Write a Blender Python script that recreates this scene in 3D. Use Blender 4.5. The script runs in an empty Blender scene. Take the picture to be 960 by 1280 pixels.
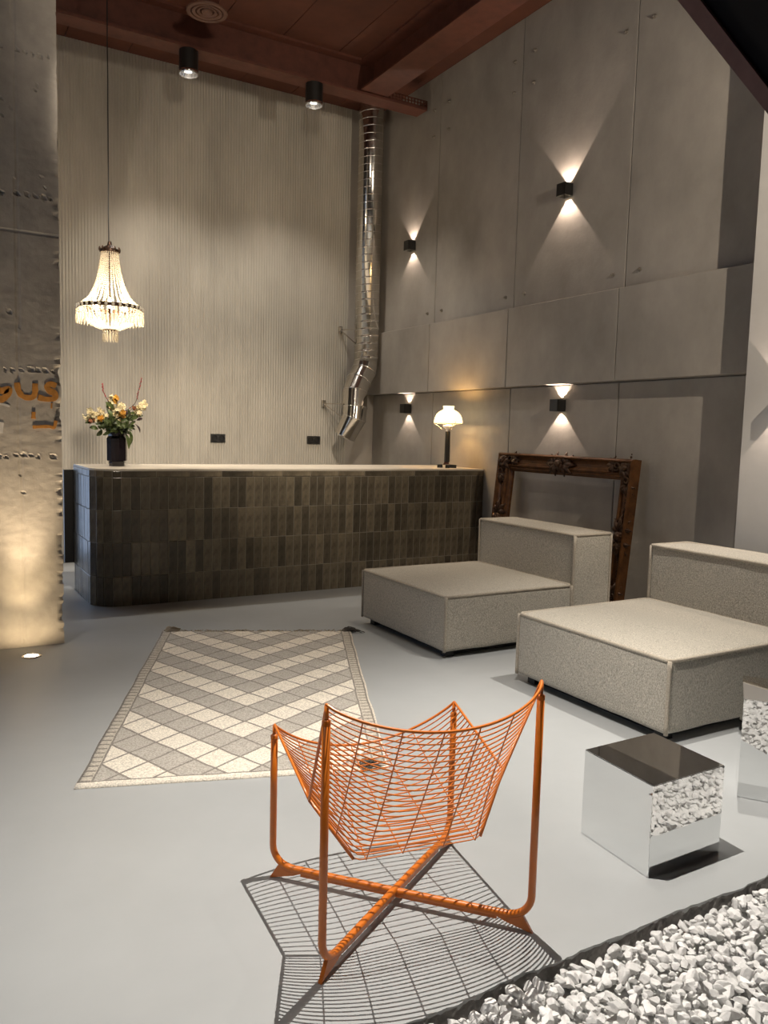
import bpy, math, random
import numpy as np
from mathutils import Vector, Matrix, noise as mnoise
random.seed(7); np.random.seed(7)
C = bpy.context.scene.collection
SC = bpy.context.scene
PI = math.pi
YB_ = 8.93
# ------------------------------------------------------------------ camera
CAM_H = 1.45
ROT = ((0.8649448, -0.5012023, 0.0258212), (-0.0268044, -0.0975117, -0.9948734), (0.5011507, 0.8598184, -0.0977767))
F_PX = 1002.6
cd = bpy.data.cameras.new('camera'); cam = bpy.data.objects.new('camera', cd); C.objects.link(cam)
r_, d_, f_ = (Vector(x) for x in ROT)
cam.matrix_world = Matrix(((r_.x, -d_.x, -f_.x, 0), (r_.y, -d_.y, -f_.y, 0), (r_.z, -d_.z, -f_.z, CAM_H), (0, 0, 0, 1)))
cd.sensor_fit = 'VERTICAL'; cd.sensor_height = 24; cd.lens = 24 * F_PX / 1280
cd.clip_start = .02; cd.clip_end = 100
SC.camera = cam
# ------------------------------------------------------------------ view, world, lights
SC.view_settings.view_transform = 'Standard'; SC.view_settings.look = 'None'
SC.view_settings.exposure = 0.0; SC.view_settings.gamma = 1.0
SC.view_settings.use_curve_mapping = False
try:
    SC.cycles.use_denoising = True; SC.cycles.use_adaptive_sampling = False
    SC.cycles.denoising_prefilter = 'ACCURATE'
    SC.cycles.max_bounces = 9; SC.cycles.diffuse_bounces = 4; SC.cycles.glossy_bounces = 5
    SC.cycles.transparent_max_bounces = 12
    SC.cycles.sample_clamp_indirect = 4.0
except Exception:
    pass
w = bpy.data.worlds.new('daylight'); SC.world = w; w.use_nodes = True
bg = w.node_tree.nodes['Background']; bg.inputs[0].default_value = (.62, .76, 1.0, 1); bg.inputs[1].default_value = 2.3


def aim(o, target):
    v = Vector(target) - o.location
    o.rotation_euler = v.to_track_quat('-Z', 'Y').to_euler()


def spot(loc, target, power, size=90, blend=.5, col=(1, .9, .76), radius=.025, parent=None):
    l = bpy.data.lights.new('spot_light', 'SPOT'); l.energy = power; l.color = col
    l.spot_size = math.radians(size); l.spot_blend = blend; l.shadow_soft_size = radius
    o = bpy.data.objects.new('spot_light', l); C.objects.link(o); o.location = loc; aim(o, target)
    if parent is not None:
        o.parent = parent; o.location = Vector(loc) - parent.location
    return o


def point(loc, power, col=(1, .7, .4), radius=.03, parent=None):
    l = bpy.data.lights.new('bulb_light', 'POINT'); l.energy = power; l.color = col; l.shadow_soft_size = radius
    o = bpy.data.objects.new('bulb_light', l); C.objects.link(o); o.location = loc
    if parent is not None:
        o.parent = parent; o.location = Vector(loc) - parent.location
    return o


W1 = (1, .93, .84); W2 = (1, .87, .71)
spot((1.56, 2.2, 3.65), (1.56, 2.2, 0), 760, 78, .9, W1, .004)           # track spot above the orange chair
spot((2.43, 2.55, 3.65), (2.3, 1.9, 0), 60, 70, .8, W1, .015)            # track spot above the mirrored cube
spot((3.85, 2.75, 3.65), (3.75, 2.9, .4), 410, 62, .8, W1, .015)         # track spot above the near sofa
spot((3.6, 4.6, 3.9), (3.5, 4.8, .4), 70, 62, .8, W2, .015)              # track spot above the far sofa
spot((1.3, 4.0, 4.3), (1.55, 4.2, 0), 110, 44, .9, W1, .03)              # added spot, no known fixture, brightens the rug
spot((3.85, 1.55, 3.45), (4.95, 5.1, 2.7), 245, 88, .5, W2, .012)       # track spot along the concrete wall
spot((1.6, 3.2, 4.0), (2.3, 8.9, 4.3), 120, 76, .9, W2, .12)             # added wide wash, no known fixture, lifts the upper fluted wall
spot((2.6, 4.2, 4.6), (3.2, 8.9, .35), 880, 42, 1, W2, .06)  # track spots aimed low on the fluted wall
spot((1.2, 4.6, 4.6), (1.6, 8.9, .35), 640, 42, 1, W2, .06)
spot((-.6, 2.1, 3.6), (-.5, 2.1, 0), 150, 84, 1, W1, .03)                # added spot, source unseen, brightens the near left floor
for size, loc, rot in (((2.4, 2.3), (-.35, YB_ + .25, 1.25), (PI / 2, 0, 0)), ((2.0, 2.0), (-3.72, 4.2, 1.4), (PI / 2, 0, -PI / 2))):   # sky portals in the glass door and the window
    l = bpy.data.lights.new('window_portal', 'AREA'); l.shape = 'RECTANGLE'; l.size, l.size_y = size
    o = bpy.data.objects.new('window_portal', l); C.objects.link(o); o.location = loc; o.rotation_euler = rot; l.cycles.is_portal = True

# ------------------------------------------------------------------ materials


def mat(name, col, rough=.5, metal=0.0, var=0.0, vscale=3.0, vstretch=(1, 1, 1), bump=0.0, bscale=40.0, bstretch=(1, 1, 1),
        bdist=.004, spec=.5, objrand=0.0, emit=None, estr=0.0, col2=None, sheen=0.0, coat=0.0, detail=6):
    m = bpy.data.materials.new(name); m.use_nodes = True
    nt = m.node_tree; N = nt.nodes; L = nt.links
    b = N['Principled BSDF']
    b.inputs['Base Color'].default_value = (*col, 1); b.inputs['Roughness'].default_value = rough
    b.inputs['Metallic'].default_value = metal; b.inputs['Specular IOR Level'].default_value = spec
    if sheen: b.inputs['Sheen Weight'].default_value = sheen
    if coat: b.inputs['Coat Weight'].default_value = coat; b.inputs['Coat Roughness'].default_value = .12
    if emit: b.inputs['Emission Color'].default_value = (*emit, 1); b.inputs['Emission Strength'].default_value = estr
    tc = N.new('ShaderNodeTexCoord')

    def noise(scale, stretch, det=detail):
        mp = N.new('ShaderNodeMapping'); mp.inputs['Scale'].default_value = stretch
        n = N.new('ShaderNodeTexNoise'); n.inputs['Scale'].default_value = scale; n.inputs['Detail'].default_value = det
        n.inputs['Roughness'].default_value = .62
        L.new(tc.outputs['Object'], mp.inputs[0]); L.new(mp.outputs[0], n.inputs['Vector'])
        return n
    src = None
    if var or col2:
        n = noise(vscale, vstretch)
        rp = N.new('ShaderNodeValToRGB')
        a = tuple(max(0, c * (1 - var)) for c in col); z = tuple(min(1, c * (1 + var)) for c in (col2 or col))
        rp.color_ramp.elements[0].position = .3; rp.color_ramp.elements[1].position = .7
        rp.color_ramp.elements[0].color = (*a, 1); rp.color_ramp.elements[1].color = (*z, 1)
        L.new(n.outputs['Fac'], rp.inputs[0]); src = rp.outputs[0]
    if objrand:
        oi = N.new('ShaderNodeObjectInfo'); mr = N.new('ShaderNodeMapRange')
        mr.inputs['To Min'].default_value = 1 - objrand; mr.inputs['To Max'].default_value = 1 + objrand
        L.new(oi.outputs['Random'], mr.inputs['Value'])
        mx = N.new('ShaderNodeMix'); mx.data_type = 'RGBA'; mx.blend_type = 'MULTIPLY'; mx.inputs['Factor'].default_value = 1
        if src: L.new(src, mx.inputs['A'])
        else: mx.inputs['A'].default_value = (*col, 1)
        L.new(mr.outputs[0], mx.inputs['B']); src = mx.outputs['Result']
    if src: L.new(src, b.inputs['Base Color'])
    if bump:
        n = noise(bscale, bstretch)
        bp = N.new('ShaderNodeBump'); bp.inputs['Strength'].default_value = bump; bp.inputs['Distance'].default_value = bdist
        L.new(n.outputs['Fac'], bp.inputs['Height']); L.new(bp.outputs[0], b.inputs['Normal'])
    return m


M = {}
M['floor'] = mat('floor_grey', (.355, .368, .372), .42, var=.06, vscale=1.3, bump=.05, bscale=6, spec=.35)
M['floor_edge'] = mat('broken_screed', (.20, .19, .18), .9, var=.5, vscale=25, bump=.8, bscale=50)
M['fluted'] = mat('fluted_plaster', (.42, .385, .325), .85, var=.19, vscale=1.6, vstretch=(1, 1, .35), bump=.25, bscale=60, bstretch=(1, 1, .3))
M['plaster'] = mat('grey_plaster', (.40, .36, .31), .85, var=.1, vscale=2)
M['panel'] = mat('cast_panel', (.33, .30, .262), .8, var=.21, vscale=1.7, vstretch=(1, 1, .7), bump=.2, bscale=7, bdist=.02)
M['seam'] = mat('panel_joint', (.13, .115, .10), .9)
M['column'] = mat('white_column', (.52, .50, .47), .8, var=.05, vscale=3, bump=.15, bscale=30)
M['pillar'] = mat('raw_concrete', (.38, .345, .30), .9, var=.16, vscale=7, bump=.28, bscale=45, bdist=.006)
M['paint'] = mat('orange_spray_paint', (.46, .20, .035), .8, var=.25, vscale=25)
M['plasterpatch'] = mat('white_filler', (.60, .57, .53), .9, var=.1, vscale=20)
M['beam'] = mat('oxide_steel', (.105, .034, .020), .55, var=.25, vscale=9, bump=.1, bscale=60)
M['ceil'] = mat('ceiling_board', (.10, .030, .014), .75, var=.2, vscale=4, objrand=.12)
M['dark'] = mat('unlit_void_black', (.008, .007, .007), .8)  # black colour stands in for the unlit space above the stringer
M['stringer'] = mat('maroon_steel', (.21, .125, .112), .5, var=.1, vscale=8)
M['room'] = mat('dim_grey_wall', (.16, .15, .14), .9)
M['black'] = mat('black_powder_coat', (.012, .011, .010), .45)
M['chrome'] = mat('polished_chrome', (.85, .83, .80), .12, 1.0)
M['mirror'] = mat('mirror', (.90, .91, .91), .015, 1.0)
M['mirror_edge'] = mat('mirror_edge', (.10, .11, .11), .2, .5)
M['duct'] = mat('galvanised_duct', (.66, .63, .58), .14, 1.0, var=.06, vscale=6, bump=.05, bscale=9)
M['fabric'] = mat('boucle_fabric', (.445, .41, .345), .95, var=.42, vscale=190, vstretch=(1, 1, .6), bump=.9, bscale=170, bdist=.005, sheen=.15, spec=.2, detail=3)
M['piping'] = mat('boucle_piping', (.42, .37, .30), .95, var=.2, vscale=120, bump=.5, bscale=200, spec=.2)
M['orange'] = mat('orange_enamel', (.60, .155, .013), .35, coat=.25)
M['tile'] = mat('zellige_glaze', (.115, .094, .063), .28, var=.55, vscale=14, vstretch=(1, 1, .6), bump=.4, bscale=11, bdist=.01, objrand=.45, spec=.45)
M['grout'] = mat('tile_grout', (.26, .235, .19), .9, var=.1, vscale=20)
M['slab'] = mat('pale_stone_top', (.62, .56, .47), .45, var=.06, vscale=5)
M['gilt'] = mat('aged_gilt', (.125, .052, .017), .36, .5, var=.45, vscale=16, bump=.3, bscale=70, bdist=.003)
M['giltdark'] = mat('dark_gilt', (.055, .025, .011), .36, .5, var=.5, vscale=30, bump=.3, bscale=90)
M['opal'] = mat('opal_glass', (.9, .8, .6), .25, emit=(1, .78, .40), estr=2.0)
M['bulb'] = mat('lit_bulb', (1, .9, .7), .3, emit=(1, .80, .52), estr=22)
M['lens'] = mat('lit_lens', (1, .9, .8), .3, emit=(1, .85, .62), estr=26)
M['canlens'] = mat('lit_spot_lens', (1, 1, 1), .3, emit=(.92, .96, 1), estr=16)
M['brass'] = mat('aged_brass', (.035, .017, .009), .45, .7)
M['vase'] = mat('smoked_glass', (.012, .009, .012), .07, spec=.6)
M['leaf'] = mat('leaf_green', (.075, .105, .030), .5, var=.4, vscale=30, objrand=.35)
M['stem'] = mat('stem_green', (.09, .13, .04), .6)
M['cream'] = mat('cream_petal', (.82, .72, .46), .6, var=.15, vscale=60)
M['yellow'] = mat('yellow_petal', (.66, .35, .045), .6, var=.2, vscale=60)
M['rust'] = mat('rust_petal', (.34, .12, .05), .6, var=.2, vscale=60)
M['red'] = mat('red_bud', (.36, .028, .03), .5, var=.2, vscale=80)
M['plum'] = mat('dark_plum_leaf', (.035, .018, .02), .5)
M['stone'] = mat('white_marble_chip', (.68, .675, .665), .6, var=.12, vscale=1.1, bump=.3, bscale=2.6, bdist=.004, objrand=.14)
M['stonebed'] = mat('white_marble_chips', (.66, .655, .645), .65, var=.2, vscale=22, bump=.35, bscale=60, bdist=.003)
M['sub'] = mat('gravel_ground', (.22, .21, .20), .95)
M['fringe'] = mat('wool_fringe', (.42, .36, .27), .95)
M['fringe_dark'] = mat('dark_wool_fringe', (.10, .085, .07), .95)
M['rusthole'] = mat('hole_dark', (.05, .045, .04), .9)
M['bolt'] = mat('bolt_steel', (.28, .25, .21), .5, .6)


def glassmat(name, tint, transp=.55, gl=.35):
    m = bpy.data.materials.new(name); m.use_nodes = True; nt = m.node_tree; N = nt.nodes; L = nt.links
    N.remove(N['Principled BSDF'])
    tr = N.new('ShaderNodeBsdfTransparent'); tr.inputs[0].default_value = (*tint, 1)
    g = N.new('ShaderNodeBsdfGlossy'); g.inputs['Roughness'].default_value = .08
    tl = N.new('ShaderNodeBsdfTranslucent'); tl.inputs[0].default_value = (*tint, 1)
    df = N.new('ShaderNodeBsdfDiffuse'); df.inputs[0].default_value = (*tint, 1)
    a = N.new('ShaderNodeMixShader'); a.inputs[0].default_value = .4
    b = N.new('ShaderNodeMixShader'); b.inputs[0].default_value = gl
    c = N.new('ShaderNodeMixShader'); c.inputs[0].default_value = transp
    L.new(tl.outputs[0], a.inputs[1]); L.new(df.outputs[0], a.inputs[2])
    L.new(a.outputs[0], b.inputs[1]); L.new(g.outputs[0], b.inputs[2])
    L.new(b.outputs[0], c.inputs[1]); L.new(tr.outputs[0], c.inputs[2])
    L.new(c.outputs[0], N['Material Output'].inputs[0])
    return m


M['crystal'] = glassmat('crystal_bead', (.95, .90, .80), .25, .3)
M['pane'] = glassmat('window_pane', (.95, .97, 1), .93, 1.0)

# ------------------------------------------------------------------ mesh helpers


class MB:
    def __init__(s): s.v = []; s.f = []

    def add(s, vs, fs):
        o = len(s.v); s.v += [tuple(p) for p in vs]; s.f += [tuple(i + o for i in f) for f in fs]; return s

    def box(s, x0, x1, y0, y1, z0, z1):
        return s.add([(x0, y0, z0), (x1, y0, z0), (x1, y1, z0), (x0, y1, z0), (x0, y0, z1), (x1, y0, z1), (x1, y1, z1), (x0, y1, z1)],
                     [(0, 3, 2, 1), (4, 5, 6, 7), (0, 1, 5, 4), (1, 2, 6, 5), (2, 3, 7, 6), (3, 0, 4, 7)])

    def tube(s, path, r, n=8, closed=False, caps=True):
        P = [Vector(p) for p in path]; m = len(P); rr = r if isinstance(r, (list, tuple)) else [r] * m
        up = None; vs = []
        for i in range(m):
            if closed: t = P[(i + 1) % m] - P[i - 1]
            else: t = P[min(i + 1, m - 1)] - P[max(i - 1, 0)]
            t = t.normalized() if t.length > 1e-9 else Vector((0, 0, 1))
            if up is None: up = t.orthogonal().normalized()
            up = (up - t * up.dot(t))
            up = up.normalized() if up.length > 1e-6 else t.orthogonal().normalized()
            b = t.cross(up)
            for k in range(n):
                a = 2 * PI * k / n; vs.append(P[i] + (up * math.cos(a) + b * math.sin(a)) * rr[i])
        fs = []
        for i in range(m if closed else m - 1):
            j = (i + 1) % m
            for k in range(n):
                l = (k + 1) % n; fs.append((i * n + k, i * n + l, j * n + l, j * n + k))
        if caps and not closed:
            fs.append(tuple(range(n - 1, -1, -1))); fs.append(tuple((m - 1) * n + k for k in range(n)))
        return s.add(vs, fs)

    def lathe(s, prof, c=(0, 0, 0), n=24, axis=None):
        vs = []
        for (r, z) in prof:
            for k in range(n):
                a = 2 * PI * k / n; vs.append(Vector((r * math.cos(a), r * math.sin(a), z)))
        if axis is not None:
            q = Vector((0, 0, 1)).rotation_difference(Vector(axis)); vs = [q @ v for v in vs]
        vs = [v + Vector(c) for v in vs]; fs = []
        for i in range(len(prof) - 1):
            for k in range(n):
                l = (k + 1) % n; fs.append((i * n + k, i * n + l, (i + 1) * n + l, (i + 1) * n + k))
        return s.add(vs, fs)

    def prism(s, poly, z0, z1):
        n = len(poly)
        vs = [(x, y, z0) for x, y in poly] + [(x, y, z1) for x, y in poly]
        fs = [tuple(range(n - 1, -1, -1)), tuple(range(n, 2 * n))] + [(i, (i + 1) % n, n + (i + 1) % n, n + i) for i in range(n)]
        return s.add(vs, fs)

    def ball(s, c, r, seg=8, rings=5, sc=(1, 1, 1), rot=None):
        vs = []; fs = []; c = Vector(c)
        for i in range(1, rings):
            t = PI * i / rings
            for k in range(seg):
                a = 2 * PI * k / seg
                p = Vector((math.sin(t) * math.cos(a) * sc[0], math.sin(t) * math.sin(a) * sc[1], math.cos(t) * sc[2])) * r
                vs.append(p)
        vs += [Vector((0, 0, r * sc[2])), Vector((0, 0, -r * sc[2]))]
        if rot is not None: vs = [rot @ v for v in vs]
        vs = [v + c for v in vs]
        for i in range(rings - 2):
            for k in range(seg):
                l = (k + 1) % seg; fs.append((i * seg + k, (i + 1) * seg + k, (i + 1) * seg + l, i * seg + l))
        t, b = len(vs) - 2, len(vs) - 1
        for k in range(seg):
            l = (k + 1) % seg; fs.append((t, k, l)); fs.append((b, (rings - 2) * seg + l, (rings - 2) * seg + k))
        return s.add(vs, fs)

    def octa(s, c, r, h):
        x, y, z = c
        return s.add([(x + r, y, z), (x, y + r, z), (x - r, y, z), (x, y - r, z), (x, y, z + h), (x, y, z - h)],
                     [(0, 1, 4), (1, 2, 4), (2, 3, 4), (3, 0, 4), (1, 0, 5), (2, 1, 5), (3, 2, 5), (0, 3, 5)])

    def mesh(s, name, m, smooth=False, off=(0, 0, 0)):
        me = bpy.data.meshes.new(name)
        ox, oy, oz = off
        me.from_pydata([(a - ox, b - oy, c - oz) for a, b, c in s.v], [], s.f); me.update()
        if m is not None: me.materials.append(m)
        if smooth: me.polygons.foreach_set('use_smooth', [True] * len(me.polygons))
        return me


def origin(o):
    v = Vector((0, 0, 0))
    while o is not None: v += o.location; o = o.parent
    return v


def obj(name, mb, m, parent=None, smooth=False, kind=None, label=None, auto=None):
    me = mb.mesh(name, M[m] if isinstance(m, str) else m, smooth, origin(parent))
    o = bpy.data.objects.new(name, me); C.objects.link(o); o.parent = parent
    if kind: o['kind'] = kind
    if label: o['label'] = label
    if auto:
        md = o.modifiers.new('smooth', 'EDGE_SPLIT'); md.split_angle = math.radians(auto)
    return o


def thing(name, label, cat, loc=(0, 0, 0), group=None):
    o = bpy.data.objects.new(name, None); C.objects.link(o); o.location = loc; o.empty_display_size = .1
    o['label'] = label; o['category'] = cat
    if group: o['group'] = group
    return o


def grid_mesh(pts, nu, nv, flip=False):
    b = MB(); fs = []
    for i in range(nu - 1):
        for j in range(nv - 1):
            q = (i * nv + j, (i + 1) * nv + j, (i + 1) * nv + j + 1, i * nv + j + 1)
            fs.append(q[::-1] if flip else q)
    b.add(pts, fs); return b


def nz(x, y, z=0.0): return mnoise.noise((x, y, z))


def lerp(a, b, t): return a + (b - a) * t


def inset_prism(poly, d):     # shift a closed outline inwards (counter-clockwise outline)
    n = len(poly); out = []
    for i in range(n):
        p0, p1, p2 = Vector(poly[i - 1]), Vector(poly[i]), Vector(poly[(i + 1) % n])
        a = (p1 - p0).normalized(); b = (p2 - p1).normalized()
        na, nb = Vector((-a.y, a.x)), Vector((-b.y, b.x)); m = (na + nb).normalized()
        out.append(tuple(p1 + m * d / max(.3, m.dot(na))))
    return out


# ------------------------------------------------------------------ setting: floor, walls, ceiling
ZC = 5.3; XL = -3.5; XR = 5.0; YB = 8.93; YF = -3.5
EDGE = 1.555
edge = []
x = XL
while x < XR + .01:
    big = .012 * nz(x * 2.3, 3.1) + .010 * nz(x * 9, 7.7) + .006 * nz(x * 31, 1.7)
    edge.append((x, EDGE + big)); x += .018
b = MB(); n = len(edge)
vs = [(x, y, 0) for x, y in edge] + [(x, YB + .3, 0) for x, y in edge] + [(x, y + .004, -.02) for x, y in edge]
fs = [(i, i + 1, n + i + 1, n + i) for i in range(n - 1)] + [(2 * n + i, 2 * n + i + 1, i + 1, i) for i in range(n - 1)]
b.add(vs, fs); fl_o = obj('floor', b, 'floor', kind='structure')
b = MB(); rows = 5; pts = []
for i, (x, y) in enumerate(edge):
    for j in range(rows):
        t = j / (rows - 1)
        pts.append((x, y + .003 - .013 * t + .010 * nz(x * 40, j * 3.3) * (j > 0), -.003 - .06 * t + .012 * nz(x * 55, j * 2.1, 4) * (j > 0)))
obj('broken_edge', grid_mesh(pts, len(edge), rows, True), 'floor_edge', fl_o, label='dark broken edge of the grey floor beside the white gravel')
b = MB().box(XL - .2, XR + .2, YF - .2, YB + .4, -.25, -.09); obj('floor_base', b, 'sub', fl_o)

# back wall, fluted
NX = 720; zs = np.linspace(0, ZC, 44); xs = np.linspace(1.0, 4.62, NX)
pts = []
for i, x in enumerate(xs):
    for z in zs:
        ph = (x + .004 * nz(x * 1.5, z * .9)) / .0315
        fill = max(0, nz(x * .9 + 5, z * .45, 2) - .12) * 1.6
        a = .0105 * (1 - min(.75, fill))
        pts.append((x, YB + .006 - a * abs(math.sin(PI * ph)) ** .7, z))
wb = obj('wall_back', MB().box(XL, -1.55, YB, YB + .2, 0, ZC).box(.85, 1.0, YB, YB + .2, 0, ZC).box(-1.55, .85, YB, YB + .2, 2.4, ZC).box(4.62, XR + .2, YB - .004, YB + .2, 0, ZC).box(.97, 4.7, YB + .03, YB + .2, 0, ZC), 'plaster', kind='structure')
obj('fluted_panel', grid_mesh(pts, NX, len(zs), True), 'fluted', wb, label='vertically fluted beige plaster')
obj('baseboard_back', MB().box(.86, XR, YB - .016, YB - .006, 0, .09), 'room', kind='structure')

# right wall of cast panels in three tiers
wr = obj('wall_right', MB().box(XR + .02, XR + .25, YF, YB, 0, ZC), 'seam', kind='structure')
ycut = [8.926, 7.52, 6.16, 4.76, 3.36, 1.96, .56, -.84, -2.24, -3.49]


def slabpanel(x0, y0, y1, z0, z1):
    g = .0035; y0 += g; y1 -= g; b = MB(); bv = .004; xb = XR + .02
    b.add([(xb, y0, z0), (xb, y1, z0), (xb, y1, z1), (xb, y0, z1), (x0 + bv, y0, z0), (x0 + bv, y1, z0), (x0 + bv, y1, z1), (x0 + bv, y0, z1),
           (x0, y0 + bv, z0 + bv), (x0, y1 - bv, z0 + bv), (x0, y1 - bv, z1 - bv), (x0, y0 + bv, z1 - bv)],
          [(0, 1, 5, 4), (1, 2, 6, 5), (2, 3, 7, 6), (3, 0, 4, 7), (4, 5, 9, 8), (5, 6, 10, 9), (6, 7, 11, 10), (7, 4, 8, 11), (8, 9, 10, 11)])
    obj('panel', b, 'panel', wr)


for i in range(len(ycut) - 1):
    slabpanel(4.962, ycut[i + 1], ycut[i], 2.664, ZC)
    slabpanel(4.90, ycut[i + 1], ycut[i], 1.92, 2.658)
    off = .03 if i else 0
    slabpanel(5.0, ycut[i + 1] + .04, ycut[i] + (.04 if i else 0), 0, 1.915)
for (y, z) in ((5.99, 4.95), (6.27, 4.95), (5.99, 4.67), (6.27, 4.67), (7.35, 4.95), (7.63, 4.95), (7.35, 4.67), (7.63, 4.67), (4.60, 4.67), (4.88, 4.67),
               (4.89, 2.785), (4.61, 2.785), (6.28, 2.785), (6.0, 2.785), (7.66, 2.79), (7.38, 2.79)):
    b = MB().lathe([(.0, .026), (.008, .026), (.009, .012), (.017, .011), (.018, 0)], (4.962, y, z), 8, (-1, 0, 0)); obj('bolt', b, 'bolt', wr)

# white column at the right, other walls
obj('white_column', MB().box(4.75, 5.0, 1.6, 3.445, 0, ZC), 'column', kind='structure')
obj('wall_front', MB().box(XL, XR + .2, YF - .2, YF, -.2, ZC), 'room', kind='structure')
wl = MB()
wy = [(3.2, 5.2, .4, 2.4)]
wl.box(XL - .2, XL, YF, 3.2, -.2, ZC).box(XL - .2, XL, 5.2, YB + .2, -.2, ZC)
for y0, y1, z0, z1 in wy: wl.box(XL - .2, XL, y0, y1, -.2, z0).box(XL - .2, XL, y0, y1, z1, ZC)
obj('wall_left', wl, 'room', kind='structure')
for k, (y0, y1, z0, z1) in enumerate(wy):
    b = MB(); t = .05
    b.box(XL - .12, XL - .06, y0, y0 + t, z0, z1).box(XL - .12, XL - .06, y1 - t, y1, z0, z1)
    b.box(XL - .12, XL - .06, y0, y1, z0, z0 + t).box(XL - .12, XL - .06, y0, y1, z1 - t, z1).box(XL - .12, XL - .06, (y0 + y1) / 2 - .025, (y0 + y1) / 2 + .025, z0, z1)
    wo = obj('window_%d' % (k + 1), b, 'black', kind='structure')
    ym = (y0 + y1) / 2
    for a, c in ((y0 + t, ym - .025), (ym + .025, y1 - t)):
        obj('pane', MB().box(XL - .093, XL - .087, a, c, z0 + t, z1 - t), 'pane', wo)

b = MB(); t = .05; a_, c_ = -1.55, .85
b.box(a_, a_ + t, YB + .05, YB + .11, 0, 2.4).box(c_ - t, c_, YB + .05, YB + .11, 0, 2.4).box(a_, c_, YB + .05, YB + .11, 2.35, 2.4).box(a_, c_, YB + .05, YB + .11, 0, .06).box(-.38, -.32, YB + .05, YB + .11, 0, 2.4)
do = obj('door_1', b, 'black', kind='structure')
for p_, q_ in ((a_ + t, -.38), (-.32, c_ - t)): obj('pane', MB().box(p_, q_, YB + .077, YB + .083, .06, 2.35), 'pane', do)

# ceiling boards along Y
ce = obj('ceiling', MB().box(XL - .2, XR + .2, YF - .2, YB + .2, ZC + .03, ZC + .2), 'beam', kind='structure')
x = XL
while x < XR:
    x1 = min(x + .61, XR)
    for (ya, yb_) in ((YF, .5), (.5, 4.6), (4.6, YB)):
        obj('board', MB().box(x + .004, x1 - .004, ya + .003, yb_ - .003, ZC, ZC + .028), 'ceil', ce)
    x = x1

# steel beams
bm_ = obj('ceiling_beam', MB().box(XL, 4.9, 7.70, 7.91, 4.955, 4.978).box(XL, 4.46, 7.797, 7.813, 4.978, ZC - .02).box(XL, 4.46, 7.70, 7.91, ZC - .022, ZC), 'beam', kind='structure')
b = MB(); x0, x1, z0, z1 = 4.42, 4.9, 4.978, 5.055                       # perforated lip at the open end
b.box(x0, x1, 7.700, 7.706, z0, z0 + .014).box(x0, x1, 7.700, 7.706, z1 - .012, z1).box(x0, x1, 7.700, 7.706, (z0 + z1) / 2 - .005, (z0 + z1) / 2 + .005)
for k in range(13):
    xx = lerp(x0, x1 - .012, k / 12); b.box(xx, xx + .014, 7.700, 7.706, z0, z1)
b.box(x1 - .006, x1, 7.70, 7.91, z0, z1)
obj('perforated_lip', b, 'beam', bm_)
obj('ceiling_beam', MB().box(4.08, 4.40, YF, 7.70, 4.985, 5.005).box(4.23, 4.25, YF, 7.70, 5.005, ZC - .02).box(4.08, 4.40, YF, 7.70, ZC - .022, ZC), 'beam', kind='structure')

# staircase at the upper right
SX = 3.45; q_ = SX / 4.40
st = thing('staircase', 'dark maroon steel stair stringer descending across the top right above the white column', 'staircase', (SX, 2.4, 2.8))


def zl(y): return CAM_H + (4.332 - CAM_H) * q_ + (y - 3.895 * q_) * 1.303


def zu(y): return CAM_H + (4.254 - CAM_H) * q_ + (y - 3.711 * q_) * 1.351


yA, yE = 3.5, 1.75


def side(x0, x1, p):
    n = len(p)
    return MB().add([(x0, y, z) for y, z in p] + [(x1, y, z) for y, z in p], [tuple(range(n)), tuple(range(2 * n - 1, n - 1, -1))] + [(i, n + i, n + (i + 1) % n, (i + 1) % n) for i in range(n)])


obj('stringer', side(SX, SX + .035, [(yA, zl(yA)), (yE, zl(yE)), (yE, zu(yE)), (yA, zu(yA))]), 'stringer', st)
obj('dark_void_sheet', side(SX + .036, SX + .06, [(yA, zu(yA) - .06), (yE, zu(yE) - .06), (yE, ZC - .01), (yA, ZC - .01)]), 'dark', st, label='black sheet standing in for the dark upper level beyond the stair')  # added sheet, its black replaces the darkness of the level beyond

# concrete pillar
px0, px1, py = -.75, .815, 5.59
us = np.arange(px0, px1 - .02, .0125).tolist() + np.linspace(px1 - .018, px1, 5).tolist()
zs = np.arange(0, ZC + .001, .0125)
holes = []
for zr in (3.715, 2.862, 1.79, 1.245):
    for k in range(14):
        if random.random() < .85: holes.append((.80 - .047 * k - .03 + random.uniform(-.008, .008), zr + random.uniform(-.008, .008), random.uniform(.008, .014)))
for k in range(14): holes.append((random.uniform(.3, .78), random.uniform(.1, 3.6), random.uniform(.005, .010)))
pts = []
Z = np.array(zs)
for u in us:
    for z in zs:
        y = py + .0008 * nz(u * 6, z * 6, 1) + .0011 * nz(u * 25, z * 25, 5)
        if abs(u - .57 - .02 * nz(z, 3.3)) < .008: y += .004
        if z > 2.63 and z < 2.645: y += .004
        d = px1 - u; xx = u
        ch = max(0, nz(z * 7, 2.2) + .55 * nz(z * 27, 8.1) - .02) * (1.0 if z < 2.0 else .45)
        if d < .05:
            t = 1 - d / .05; y += .06 * ch * t * t; xx = u - .018 * ch * t
        for hx, hz_, hr in (holes if True else ()):
            pass
        pts.append([xx, y, z])
P = np.array(pts)
for hx, hz_, hr in holes:
    dd = np.hypot(P[:, 0] - hx, (P[:, 2] - hz_) * 1.25); P[:, 1] += np.clip(1 - dd / (hr * 1.5), 0, 1) * .018
    rim = np.clip(1 - np.abs(dd - hr * 1.9) / .01, 0, 1); P[:, 1] -= rim * .001
b = grid_mesh(P.tolist(), len(us), len(zs), True)
right = P[-len(zs):].tolist()
b2 = MB(); nz_ = len(zs)
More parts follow.
